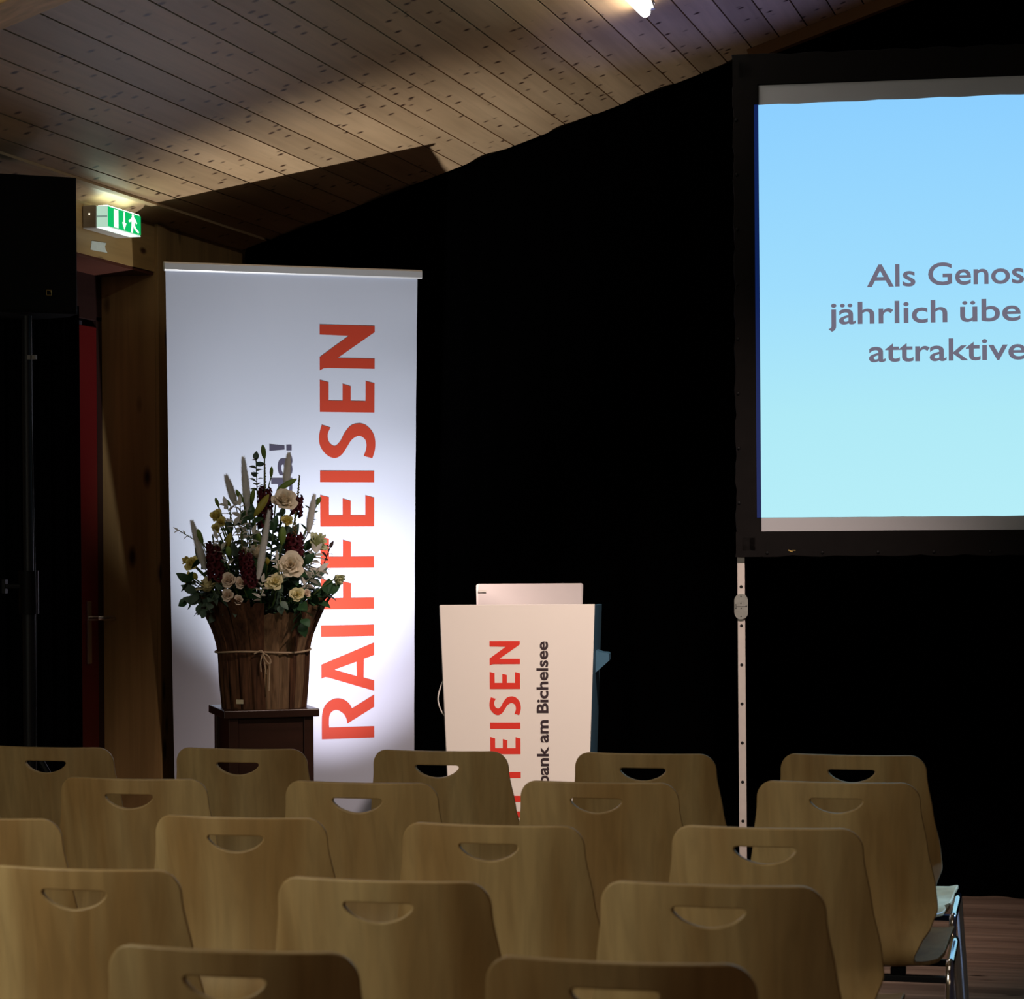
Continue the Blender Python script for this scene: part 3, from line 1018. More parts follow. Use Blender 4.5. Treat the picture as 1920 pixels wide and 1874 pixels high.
# large cream roses
rose('rose', 'largest cream rose, at the top right of the bouquet beside a leaning green bud', 'flower', *P(506, 937), -0.10, 0.040, f3(0.1, 0.55, 0.75), 'rose', G_ROSE, 11)
rose('rose', 'large cream rose low on the right of the bouquet', 'flower', *P(521, 1060), -0.19, 0.041, f3(0.05, 0.28, 1), 'rose', G_ROSE, 12)
rose('rose', 'half open cream rosebud behind the middle ivory plume', 'flower', *P(455, 1036), -0.13, 0.033, f3(-0.1, 0.8, 0.5), 'rose', G_ROSE, 13, 0.45, 14)
rose('lisianthus', 'wide greenish white bloom behind the plume on the right', 'flower', *P(566, 1016), -0.02, 0.038, f3(0.6, 0.6, 0.3), 'greenish', G_LIS, 14, 1.1, 14)
# blush spray roses
for px, py, R, lb, sd in ((406, 1087, 0.026, 'larger blush spray rose left of its twin at the bouquet middle', 21), (429, 1092, 0.021, 'blush spray rose beside the burgundy spike, right of its larger twin', 22), (404, 1115, 0.022, 'blush spray rose just above the basket rim, left of the smallest', 23), (424, 1124, 0.017, 'smallest blush spray rose touching the basket rim', 24)):
    rose('spray_rose', lb, 'flower', *P(px, py), -0.20, R, f3(-0.1, 0.35, 1), 'rosepink', G_SPRAY, sd, 0.8, 16)
rose('spray_rose', 'creamy spray rose above the basket rim at right', 'flower', *P(533, 1115), -0.19, 0.024, f3(0.1, 0.3, 1), 'cream', G_SPRAY, 25, 0.9, 18)
rose('spray_rose', 'small pale rosebud right of the creamy spray rose', 'flower', *P(550, 1114), -0.17, 0.016, f3(0.5, 0.4, 0.8), 'rosepink', G_SPRAY, 26, 0.6, 12)
# yellow lisianthus
rose('lisianthus', 'creamy yellow ruffled bloom below the largest low rose', 'flower', *P(493, 1090), -0.21, 0.028, f3(0.05, 0.45, 0.9), 'cream', G_LIS, 31, 1.1, 13)
rose('lisianthus', 'flat creamy yellow bloom seen edge-on at lower left', 'flower', *P(363, 1093), -0.16, 0.030, f3(-0.15, 1, 0.25), 'cream', G_LIS, 32, 1.25, 13)
rose('lisianthus', 'yellow bloom at the far left edge of the bouquet', 'flower', *P(329, 1056), -0.07, 0.026, f3(-0.3, 0.5, 0.8), 'yellow', G_LIS, 33, 0.95, 13)
rose('lisianthus', 'dull yellow bud half hidden at the left edge', 'flower', *P(314, 1052), -0.02, 0.020, f3(-0.9, 0.4, 0.3), 'yellow', G_LIS, 34, 0.6, 10)
rose('lisianthus', 'drooping dull yellow bloom lowest at the left edge', 'flower', *P(320, 1086), -0.06, 0.023, f3(-0.6, -0.2, 0.7), 'yellow', G_LIS, 35, 0.9, 12)
rose('lisianthus', 'bright yellow bloom high on the left, upper of a pair', 'flower', *P(374, 967), -0.06, 0.024, f3(-0.2, 0.5, 0.8), 'yellow', G_LIS, 36, 0.8, 12)
rose('lisianthus', 'pale yellow round bloom high on the left, lower of a pair', 'flower', *P(386, 979), -0.09, 0.019, f3(0.1, 0.3, 0.9), 'yellow', G_LIS, 37, 0.7, 12)
rose('lisianthus', 'dim yellow bloom under the upper left pair', 'flower', *P(373, 991), -0.05, 0.018, f3(-0.2, 0.1, 0.9), 'yellow', G_LIS, 38, 0.8, 12)
rose('lisianthus', 'small yellow bloom under the largest cream rose', 'flower', *P(512, 977), -0.13, 0.022, f3(0.0, 0.6, 0.8), 'yellow', G_LIS, 39, 0.75, 11)
rose('lisianthus', 'greenish nodding bloom sticking out at the right edge over the lettering', 'flower', *P(606, 1090), -0.08, 0.025, f3(0.5, -0.7, 0.5), 'greenish', G_LIS, 40, 0.7, 12)


def plume(label, x0, y0, x1, y1, wpx, d, mat='plume', seed=1):
    """soft grass head from tip (x0,y0) to base (x1,y1)"""
    q = random.Random(seed)
    t, ob = flower('grass_plume', label, 'flower', *P(x1, y1), d, G_PLUME)
    ot = bp(*P(x0, y0), d - 0.01) - t.location
    ax_ = ot - ob
    L = ax_.length
    Q = frame(ax_)
    r = wpx * PXM * 0.92
    pr = []
    for i in range(13):
        f = i / 12
        pr.append((max(0.0012, r * 0.66 * min(1, 0.45 + f * 2.2) * (1 - f ** 5) ** 0.6 * (1 - 0.35 * f)), L * f))
    mb = MB().lathe([(a_ * 0.92, b_) for a_, b_ in pr], 10, ob, Q)
    for i in range(1700):
        f = q.uniform(0.02, 0.985)
        rr = r * 0.66 * min(1, 0.45 + f * 2.2) * (1 - f ** 5) ** 0.6 * (1 - 0.35 * f)
        a = q.uniform(0, 2 * pi)
        dd = Vector((cos(a), sin(a), 0))
        b0 = ob + Q @ (dd * rr * 0.8 + Vector((0, 0, L * f)))
        ln = q.uniform(0.008, 0.017)
        tip = b0 + Q @ (dd * max(ln * 0.35, rr * q.uniform(0.35, 0.6)) + Vector((0, 0, ln * 0.9)))
        sd = Q @ Vector((-sin(a), cos(a), 0)) * 0.0009
        mb.add([b0 - sd, b0 + sd, tip], [(0, 1, 2)])
    mb.build('plume_head', mat, t, smooth=70, recalc=False)
    MB().tube(stem_pts(ob, None), 0.0016, 5).build('stem', 'twig', t, smooth=60)


plume('tall ivory plume left of the topmost buds', 425, 858, 434, 970, 15, -0.03, seed=1)
plume('ivory plume with a bent tip, second from the left', 392, 893, 409, 948, 13, -0.02, seed=2)
plume('ivory plume crossing the grey exclamation lettering on the banner', 510, 851, 503, 912, 13, 0.0, seed=3)
plume('slender ivory plume slanting through the middle of the bouquet', 484, 961, 462, 1086, 12, -0.22, seed=4)
plume('ivory plume standing at the right side of the bouquet', 561, 932, 549, 1000, 12, -0.08, seed=5)
plume('ivory plume leaning out at the left side of the bouquet', 334, 979, 357, 1068, 14, -0.12, seed=6)


def lily(label, buds, d, seed):
    """one stem carrying the given buds: (tip px, tip py, foot px, foot py, width px, material)"""
    b0 = buds[0]
    t, o = flower('lily_stem', label, 'flower', *P(b0[2], b0[3]), d, G_LILY)
    sm = MB()
    pts = stem_pts(o, None)
    sm.tube(pts, 0.0026, 6)
    for b in buds:
        foot = bp(*P(b[2], b[3]), d) - t.location
        tip = bp(*P(b[0], b[1]), d - 0.012) - t.location
        ax_ = tip - foot
        L = ax_.length
        r = b[4] * PXM / 2
        pr = [(r * 0.22, 0), (r * 0.55, L * 0.10), (r * 0.86, L * 0.28), (r, L * 0.5), (r * 0.92, L * 0.68), (r * 0.66, L * 0.85), (r * 0.34, L * 0.95), (r * 0.06, L)]
        MB().lathe(pr, 18, foot, frame(ax_), 0, 3, 0.09).build('bud', b[5], t, smooth=70)
        if b is not b0:
            sm.tube([pts[4], pts[5].lerp(foot, 0.6), foot], 0.002, 6)
    q = random.Random(seed)
    for k in range(3):
        p = pts[3 + k]
        a = q.uniform(0, 2 * pi)
        dd = Vector((cos(a), sin(a), 0.5)).normalized()
        s = dd.cross(Vector((0, 0, 1))).normalized() * 0.007
        sm.add([p, p + dd * 0.03 + s, p + dd * 0.07, p + dd * 0.03 - s], [(0, 1, 2, 3)])
    sm.build('stem', 'stem', t, smooth=60)


lily('tallest lily stem with a green bud at the very top of the bouquet', [(459, 832, 462, 860, 9.5, 'lily'), (476, 874, 474, 895, 7, 'lily')], 0.02, 1)
lily('lily stem with a fat yellow green bud leaning right in the upper middle', [(481, 929, 453, 970, 14, 'lilyyellow')], -0.17, 2)
lily('lily stem with a pale green bud lying above the largest cream rose', [(528, 899, 490, 919, 11, 'lily')], -0.06, 3)
lily('lily stem with a dark green bud left of the tall plume', [(412, 918, 426, 943, 9, 'lily'), (446, 916, 440, 948, 9, 'lily')], -0.05, 4)
lily('lily stem with two small buds at the upper left edge', [(372, 933, 377, 950, 7, 'lily'), (386, 935, 400, 948, 9, 'lily')], -0.03, 5)
lily('lily stem with a green bud beside the left leaning plume', [(345, 992, 354, 1020, 10, 'lily')], -0.13, 6)
lily('lily stem with a yellow green bud left of the centre', [(408, 1000, 400, 1030, 12, 'lilyyellow'), (402, 1024, 405, 1044, 11, 'lily')], -0.15, 7)
lily('lily stem with a slim bud behind the cream rosebud', [(451, 994, 466, 1025, 11, 'lily')], -0.09, 8)
lily('lily stem with an upright green bud right of the middle plume', [(507, 988, 504, 1023, 14, 'lily')], -0.18, 9)
lily('lily stem with a bud at the right edge above the right plume', [(571, 933, 562, 949, 8, 'lily')], -0.02, 10)
lily('short lily stem with a tiny yellow bud low on the left', [(341, 1073, 344, 1087, 9, 'lilyyellow')], -0.17, 11)
lily('short lily stem with a tiny yellow bud left of the low cream rose', [(477, 1046, 477, 1060, 9, 'lilyyellow')], -0.18, 12)


def snap(label, x0, y0, x1, y1, wpx, d, top, seed):
    """spike: ruffled burgundy florets below, small bronze buds towards the tip"""
    q = random.Random(seed)
    t, ob = flower('snapdragon', label, 'flower', *P(x1, y1), d, G_SNAP)
    ot = bp(*P(x0, y0), d - 0.005) - t.location
    ax_ = ot - ob
    L = ax_.length
    Q = frame(ax_)
    r = wpx * PXM / 2
    fl, bd = MB(), MB()
    n = int(L / 0.0042) + 10
    for i in range(n):
        f = i / (n - 1)
        a = i * 2.4
        isb = f > top
        rr = r * (1 - 0.25 * f) if not isb else r * 0.38 * (1.15 - f)
        p = ob + Q @ Vector((rr * 0.62 * cos(a), rr * 0.62 * sin(a), L * f))
        sz = (rr * 0.55 if not isb else max(0.0022, rr * 0.55))
        dirv = Q @ Vector((cos(a), sin(a), 0.5 if not isb else 1.4))
        qm = frame(dirv)
        if isb:
            bd.lathe([(sz * 0.4, -sz), (sz, 0), (sz * 0.8, sz * 0.9), (sz * 0.15, sz * 1.9)], 6, p, qm)
        else:
            for k in range(4):
                b_ = k * pi / 2 + q.uniform(-0.4, 0.4)

                def fn(u, v):
                    s = (u - 0.5) * 2
                    an = b_ + s * 0.9
                    rad = sz * (0.25 + 1.0 * v)
                    return p + qm @ Vector((rad * cos(an), rad * sin(an), sz * (0.9 * sin(v * 2.4) + 0.22 * sin(s * 6 + k) * v)))
                fl.grid(fn, 3, 3)
    fl.build('florets', 'burgundy', t, smooth=80, recalc=False)
    if bd.v:
        bd.build('tip_buds', 'bronze', t, smooth=60)
    MB().tube(stem_pts(ob, None) + [ot], 0.0024, 6).build('stem', 'stem', t, smooth=60)


snap('tall burgundy spike under the topmost lily bud', 466, 872, 466, 990, 26, -0.04, 0.62, 1)
snap('bronze tipped spike right of the largest cream rose', 531, 893, 524, 968, 20, -0.03, 0.45, 2)
snap('burgundy spike above the low cream rose at right', 527, 962, 524, 1042, 30, -0.12, 0.45, 3)
snap('wide burgundy spike at the left side of the bouquet', 374, 1004, 381, 1086, 30, -0.15, 0.78, 4)
snap('burgundy spike in the middle beside the spray roses', 437, 1030, 446, 1098, 26, -0.19, 0.80, 5)
snap('thin reddish spike left of the cream rosebud', 428, 1000, 433, 1075, 15, -0.17, 0.55, 6)


def leaf_shape(mb, p, dirv, up, L, W, nseg=5, fold=0.25, mi=0):
    dirv = Vector(dirv).normalized()
    s = dirv.cross(Vector(up))
    s = s.normalized() if s.length > 1e-4 else dirv.orthogonal().normalized()
    u_ = s.cross(dirv)

    def fn(u, v):
        w_ = W * sin(pi * (0.04 + 0.94 * v) ** 0.85) * 0.5 + 0.0002
        x = (u - 0.5) * 2
        return p + dirv * (L * v) + s * (x * w_) + u_ * (abs(x) * w_ * fold - L * 0.25 * v * v)
    mb.grid(fn, 2, nseg, mi)


def sprig(name, label, tip, d, n, L, W, mat, group, seed, cat='foliage', stem='stem', spread=1.0, rnd_leaf=False, foot=None):
    q = random.Random(seed)
    t, o = flower(name, label, cat, *P(*tip), d, group)
    pts = stem_pts(o, None, 10)
    if foot is not None:
        f_ = bp(*P(*foot), d + 0.01) - t.location
        pts = [Vector((0, 0, 0)).lerp(f_, i / 4) for i in range(4)] + [f_.lerp(o, i / 7) for i in range(8)]
    MB().tube(pts, 0.0016, 5).build('stem', stem, t, smooth=60)
    mb = MB()
    m = len(pts) - 1
    for i in range(n):
        f = 0.42 + 0.58 * i / max(1, n - 1) if foot is None else 0.36 + 0.64 * i / max(1, n - 1)
        k = min(m - 1, int(f * m))
        p = pts[k].lerp(pts[k + 1], f * m - k)
        ax_ = (pts[k + 1] - pts[k]).normalized()
        a = i * 2.4 + q.uniform(-0.5, 0.5)
        sd = ax_.orthogonal().normalized()
        sd = Matrix.Rotation(a, 3, ax_) @ sd
        dv = ax_ * q.uniform(0.3, 0.9) + sd * spread
        leaf_shape(mb, p, dv, (q.uniform(-1, 1), q.uniform(-1, 1), 1), L * q.uniform(0.75, 1.15), W * q.uniform(0.8, 1.15), 5)
    leaf_shape(mb, pts[-1], pts[-1] - pts[-3], (0, -1, 0.3), L, W)
    mb.build('leaves', mat, t, smooth=80, recalc=False)


R_ = 'ruscus_sprig'
sprig(R_, 'bleached white sprig in the upper left beside the yellow pair', (398, 950), -0.11, 13, 0.034, 0.016, 'bleached', G_RUS, 51, foot=(420, 1010))
sprig(R_, 'bleached white sprig left of the tall plume foot', (424, 948), -0.13, 15, 0.034, 0.015, 'bleached', G_RUS, 52, foot=(428, 1010))
sprig(R_, 'bleached white sprig beside the cream rosebud', (450, 1002), -0.17, 9, 0.032, 0.015, 'bleached', G_RUS, 53, foot=(440, 1040))
sprig(R_, 'bleached white sprig between the two left burgundy spikes', (384, 1012), -0.17, 9, 0.036, 0.014, 'bleached', G_RUS, 54, foot=(402, 1060))
sprig(R_, 'bleached white sprig right of the low cream rose', (566, 1038), -0.13, 18, 0.036, 0.017, 'bleached', G_RUS, 55, foot=(545, 1080))
sprig(R_, 'bleached white sprig above the creamy spray rose at right', (572, 1072), -0.15, 16, 0.040, 0.019, 'bleached', G_RUS, 56, foot=(537, 1105))
sprig(R_, 'bleached white sprig above the rim under the middle plume', (470, 1092), -0.22, 9, 0.030, 0.013, 'bleached', G_RUS, 57, foot=(466, 1125))
sprig(R_, 'thin bleached sprig reaching out at the far left', (301, 995), -0.02, 9, 0.022, 0.006, 'bleached', G_RUS, 58, foot=(345, 1022))
sprig(R_, 'bleached white sprig left of the low cream rose', (497, 1052), -0.2, 8, 0.034, 0.012, 'bleached', G_RUS, 59, foot=(500, 1085))
E_S = 'eucalyptus_sprig'
sprig(E_S, 'grey green eucalyptus sprig at the top between two buds', (447, 862), 0.0, 13, 0.030, 0.022, 'eucalyptus', G_LEAF, 61, foot=(448, 925))
sprig(E_S, 'eucalyptus sprig hanging over the basket rim at left', (362, 1145), -0.2, 12, 0.026, 0.026, 'eucalyptus', G_LEAF, 62, foot=(385, 1105))
sprig(E_S, 'eucalyptus sprig with round leaves at the lower left edge', (318, 1128), -0.05, 12, 0.034, 0.03, 'leaf', G_LEAF, 63, foot=(370, 1105))
sprig(E_S, 'eucalyptus sprig behind the small yellow bloom', (500, 968), -0.08, 10, 0.03, 0.022, 'eucalyptus', G_LEAF, 64, foot=(490, 1030))
sprig(E_S, 'eucalyptus sprig above the rim at right centre', (502, 1135), -0.2, 9, 0.03, 0.026, 'eucalyptus', G_LEAF, 65, foot=(500, 1090))
I_S = 'ivy_sprig'
sprig(I_S, 'ivy sprig with dark leaves pointing right over the lettering', (586, 1115), -0.08, 9, 0.050, 0.038, 'leaf', G_LEAF, 66, foot=(548, 1150))
sprig(I_S, 'ivy sprig hanging down over the basket rim at right', (541, 1168), -0.18, 9, 0.048, 0.036, 'leaf', G_LEAF, 67, foot=(535, 1125))
sprig('dark_leaf_twig', 'twig with dark brown leaves at the right edge', (588, 1030), -0.04, 13, 0.026, 0.013, 'darkpod', G_LEAF, 68, stem='twig', foot=(560, 1100))
sprig('grass_sprig', 'stiff green sprig behind the right plume', (557, 950), 0.0, 12, 0.03, 0.008, 'leaf', G_LEAF, 69, foot=(540, 1000))
# leafy filling: sprigs that nothing in the photo tells apart
q = random.Random(99)
fill = [(340, 1110), (365, 1120), (395, 1070), (420, 1110), (445, 1120), (470, 1115), (490, 1120), (515, 1100), (545, 1060), (560, 1085), (355, 1050), (390, 1040), (415, 1045), (425, 985), (445, 975), (465, 1010), (485, 995), (495, 1035), (520, 1010), (540, 1035), (330, 1090), (400, 1000), (475, 1075), (560, 1120), (345, 1130), (380, 1100), (440, 1060), (510, 1080), (525, 1130), (460, 1135), (410, 1135), (375, 1060)]
for i, (x, y) in enumerate(fill):
    sprig('leafy_sprig', 'dark green leafy sprig filling the bouquet between the blooms', (x, y), (-0.02 if i % 2 else -0.10) if y < 1060 else (-0.05 if i % 2 else -0.15), 15, 0.050, 0.030, 'leaf' if i % 3 else 'eucalyptus', 'dark green filler sprigs', 200 + i, spread=1.1)

# ------------------------------------------------------------------ lectern
LA = radians(8.6)
LO = Vector((-2.0648, 8.2199, 0))
t = thing('lectern', 'white tapered lectern with red and dark lettering on its front', 'lectern', LO, LA)
LH, LW0, LW1 = 1.208, 0.527, 0.434


def lhw(z):
    return (LW1 + (LW0 - LW1) * z / LH) / 2


def lx(px_, z=0):
    return px_


mb = MB()
mb.add([(s * lhw(z), y, z) for z in (0.012, LH) for s, y in ((-1, 0.0), (1, 0.0), (1, 0.018), (-1, 0.018))],
       [(3, 2, 1, 0), (4, 5, 6, 7), (0, 1, 5, 4), (1, 2, 6, 5), (2, 3, 7, 6), (3, 0, 4, 7)])
mb.build('front_panel', 'lectern', t, bevel=0.0015)
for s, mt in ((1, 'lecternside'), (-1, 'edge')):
    mb = MB()
    pr = [(0.022, 0.012), (0.022, LH - 0.004), (0.43, LH - 0.012), (0.43, 0.012)]
    o_ = 0.002 if s > 0 else -0.005
    lo = [(s * (lhw(z) - o_), y, z) for y, z in pr]
    li = [(s * (lhw(z) - o_ - 0.016), y, z) for y, z in pr]
    n = len(pr)
    mb.add(lo + li, [tuple(range(n)), tuple(range(2 * n - 1, n - 1, -1))] + [(i, (i + 1) % n, n + (i + 1) % n, n + i) for i in range(n)])
    mb.build('side_panel', mt, t, bevel=0.001)
mb = MB().box((0, 0.212, 1.045), (LW0 - 0.06, 0.374, 0.02))
mb.build('desk_shelf', 'lectern', t, bevel=0.002)
MB().box((0, 0.21, 0.03), (LW1 - 0.06, 0.36, 0.03)).build('base_board', 'lecternside', t)
# bracket on the right side
mb = MB()
bz = 1.0
br = [(-0.016, 0.045), (0.008, 0.036), (0.030, 0.034), (0.034, 0.03), (0.034, 0.008), (-0.016, -0.036)]
mb.poly([br], lambda x, y, d: Vector((lhw(bz) + 0.010 + x, 0.19 + d, bz + y)), 0, 0.10)
mb.build('side_bracket', 'lecternside', t, bevel=0.001)


def lpx(px, py):
    """front panel coordinates from the panel's top left corner (553 units per metre)"""
    return (px - 969.5) / 553.0, LH - (py - 1134) / 553.0


mb = MB()
k = 57.0 / 102.0
for ch, b0 in WORD:
    py0 = 1203 + (b0 - 0.2312) * (1383 - 614.5) / (1.8428 - 0.2312) * 0.574
    mb.poly(GL[ch], lambda x, y, d, py0=py0: Vector((lpx(974 + 0.5 - 57 * y, 0)[0], -0.0008, lpx(0, py0 - x * 57)[1])))
mb.build('red_lettering', 'lecternred', t, recalc=False)
vs, fs = text_mesh('Raiffeisenbank am Bichelsee', 0.04, 0.0010)
wfull = max(v.x for v in vs)
vs2, fs2 = text_mesh('Bichelsee', 0.04, 0.0010)
kk = (1337 - 1203) / 553.0 / max(v.x for v in vs2)
mb = MB()
zt = lpx(0, 1203)[1]
xb = lpx(1026.5, 0)[0]
capk = 22.0 / 553.0 / (0.04 * 0.729)
mb.add([(xb - v.y * capk, -0.0008, zt - wfull * kk + v.x * kk) for v in vs], fs)
mb.build('dark_lettering', 'lecternblack', t, recalc=False)

# laptop
t2 = thing('laptop', 'open silver laptop on the lectern, lid back showing above the panel', 'laptop', LO + Matrix.Rotation(LA, 3, 'Z') @ Vector((0.033, 0.09, 1.0555)), LA)
MB().box((0, 0.125, 0.009), (0.368, 0.245, 0.016)).build('base', 'laptop', t2, bevel=0.004)
MB().box((0, 0.135, 0.0175), (0.33, 0.12, 0.002)).build('keyboard', 'laptopkeys', t2)
tilt = radians(-7)
RL = Matrix.Rotation(tilt, 3, 'X')
mb = MB()
hw, hh = 0.184, 0.219
ol = [(-hw + 0.006, 0.0), (hw - 0.006, 0.0)] + arc((hw - 0.008, hh - 0.008), 0.008, 0, pi / 2, 5) + arc((-hw + 0.008, hh - 0.008), 0.008, pi / 2, pi, 5)
mb.poly([ol], lambda x, y, d: RL @ Vector((x, d - 0.004 - (0.006 * max(0, (y - hh + 0.012) / 0.012) if d == 0 else 0) * -1, y)) + Vector((0, 0.0, 0.004)), 0, 0.009)
mb.build('lid', 'laptop', t2, bevel=0.002, smooth=40)
MB().box(RL @ Vector((-0.162, -0.0042, hh - 0.026)) + Vector((0, 0, 0.004)), (0.028, 0.0008, 0.008), RL).build('sticker', 'sticker', t2)
# cable
mb = MB()
Rz = Matrix.Rotation(LA, 3, 'Z')
cp = [LO + Rz @ Vector(p) for p in ((-0.240, 0.030, 0.97), (-0.258, 0.022, 0.945), (-0.2715, 0.016, 0.902), (-0.271, 0.016, 0.872), (-0.258, 0.022, 0.838), (-0.236, 0.04, 0.818))]
mb.tube(catmull(cp, 6), 0.0026, 8)
tag(mb.build('laptop_cable', 'cable', smooth=60), 'white cable looping out at the left edge of the lectern', 'cable')

# ------------------------------------------------------------------ projection screen
SAZ = radians(4.7)
SO = Vector((-1.295, 8.6473, 0))
t = thing('projection_screen', 'large projection screen in a black frame on perforated legs', 'screen', SO, SAZ)
SW, SZ0, SZ1 = 2.75, 1.449, 2.9985
BD = 0.088
MB().box((SW / 2, 0.004, (SZ0 + SZ1) / 2), (SW + 0.02, 0.004, SZ1 - SZ0 + 0.02)).build('screen_cloth', 'screen', t)
q = random.Random(5)


def rag(f, lo, hi):
    return lo + (hi - lo) * f


mb = MB()


def strip(u0, u1, inner, outer, horiz, sg_):
    """one cloth covered frame bar, softly wrinkled along its outer edge"""
    nl = 60

    def fn(u, v):
        s = u0 + (u1 - u0) * u
        th = v * 2 * pi
        m = (inner + outer) / 2
        hw_ = abs(outer - inner) / 2
        wr = 0.0025 * sin(s * 43) + 0.0015 * sin(s * 97 + 1)
        a = m + (hw_ + (wr if cos(th) * sg_ > 0 else 0)) * max(-1, min(1, 1.35 * cos(th)))
        d = 0.012 - 0.02 * max(-1, min(1, 1.35 * sin(th))) * (1 + 0.0)
        return Vector((s, d, a)) if horiz else Vector((a, d, s))
    mb.grid(fn, nl, 16)


strip(-BD, SW + BD, SZ0, SZ0 - BD, True, -1)
strip(-BD, SW + BD, SZ1, SZ1 + BD + 0.02, True, 1)
strip(SZ0 - BD, SZ1 + BD + 0.02, 0.0, -BD, False, -1)
strip(SZ0 - BD, SZ1 + BD + 0.02, SW, SW + BD, False, 1)
for sx in (-0.05, SW + 0.05):
    for zz in (SZ0 - 0.05, SZ1 + 0.05):
        mb.box((sx, 0.012, zz), (0.07, 0.03, 0.07))
mb.build('frame', 'framecloth', t, smooth=60)
for p in [(-BD + 0.012, SZ0 + 0.1 + i * 0.19) for i in range(8)] + [(0.02 + i * 0.19, SZ0 - BD + 0.014) for i in range(14)]:
    MB().lathe([(0.006, 0), (0.005, 0.003), (0.001, 0.004)], 10, (p[0], -0.0085, p[1]), Matrix.Rotation(pi / 2, 3, 'X')).build('snap_button', 'black', t)
# two little scraps of gold tape
MB().box((0.10, -0.0085, SZ0 - 0.068), (0.016, 0.001, 0.004), Matrix.Rotation(0.4, 3, 'Y')).box((0.112, -0.0085, SZ0 - 0.066), (0.012, 0.001, 0.002)).build('gold_mark', 'gold', t)
# projected picture
mb = MB()
ZA, ZB = 1.497, 2.930
n = 40
lo = [(SW * i / n, -0.0, ZA + 0.0012 * sin(i * 3.1) - 0.002 * i / n) for i in range(n + 1)]
hi = [(SW * i / n, -0.0, ZB + 0.0018 * sin(i * 2.3) + 0.018 * i / n) for i in range(n + 1)]
mb.add([Vector((x, 0.0008, z)) for x, y, z in lo + hi], [(i, i + 1, n + 2 + i, n + 1 + i) for i in range(n)])
pict = mb.build('projected_slide', 'slide', t)
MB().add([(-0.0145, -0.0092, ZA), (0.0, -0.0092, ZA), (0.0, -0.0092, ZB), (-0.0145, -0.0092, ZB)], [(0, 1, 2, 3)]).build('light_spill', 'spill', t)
def slide_line(body, x0, x1, z0, cap, rise):
    vs, fs = text_mesh(body, 0.1, 0.0013, x1 - x0)
    kz = cap / 0.0729
    MB().add([Vector((x0 + v.x, 0.0002, z0 + v.y * kz + rise * v.x)) for v in vs], fs).build('slide_word', 'slidetext', t, recalc=False)


slide_line('Als', 0.3687, 0.5339, 2.290, 0.079, 0.0)
slide_line('Genos', 0.5773, 0.9004, 2.2915, 0.079, 0.0)
slide_line('jährlich', 0.236, 0.6413, 2.164, 0.079, 0.0)
slide_line('übe', 0.6845, 0.888, 2.164, 0.079, 0.0)
slide_line('attraktive', 0.3741, 0.9056, 2.0315, 0.079, 0.0)
# legs
for sx in (-0.0735, SW + 0.0735):
    mb = MB()
    x = sx
    mb.box((x, 0.03, 0.70), (0.026, 0.014, 1.34))
    lg = mb.build('leg', 'alu', t, bevel=0.001)
    for i in range(11):
        z = 1.2568 - 0.1362 * i
        if z > 0.05:
            MB().lathe([(0.0056, 0), (0.0056, 0.0006)], 12, (x, 0.0227, z), Matrix.Rotation(pi / 2, 3, 'X')).build('punched_hole', 'hole', lg)
    mb = MB()
    hz = 1.188
    ol = arc((0, 0.021), 0.0235, 0, pi, 12) + arc((0, -0.021), 0.0235, pi, 2 * pi, 12)
    mb.poly([ol], lambda a, b, d: Vector((x + a, 0.013 + d, hz + b)), 0, 0.009)
    hg = mb.build('hinge', 'zinc', lg, bevel=0.002)
    mb = MB()
    for dx_, dz_ in ((0, 0.036), (0, 0.012), (0, -0.006), (0, -0.034), (-0.018, 0.006), (-0.018, -0.005), (0.018, 0.002)):
        mb.lathe([(0.0022, 0), (0.0018, 0.002)], 8, (x + dx_, 0.0132, hz + dz_), Matrix.Rotation(pi / 2, 3, 'X'))
    mb.box((x, 0.0128, hz), (0.042, 0.0012, 0.0016))
    mb.build('rivet', 'steel_dark', hg)
    MB().box((x, 0.03, 0.02), (0.05, 0.5, 0.03)).build('foot', 'alu', t, bevel=0.002)

# ------------------------------------------------------------------ chairs


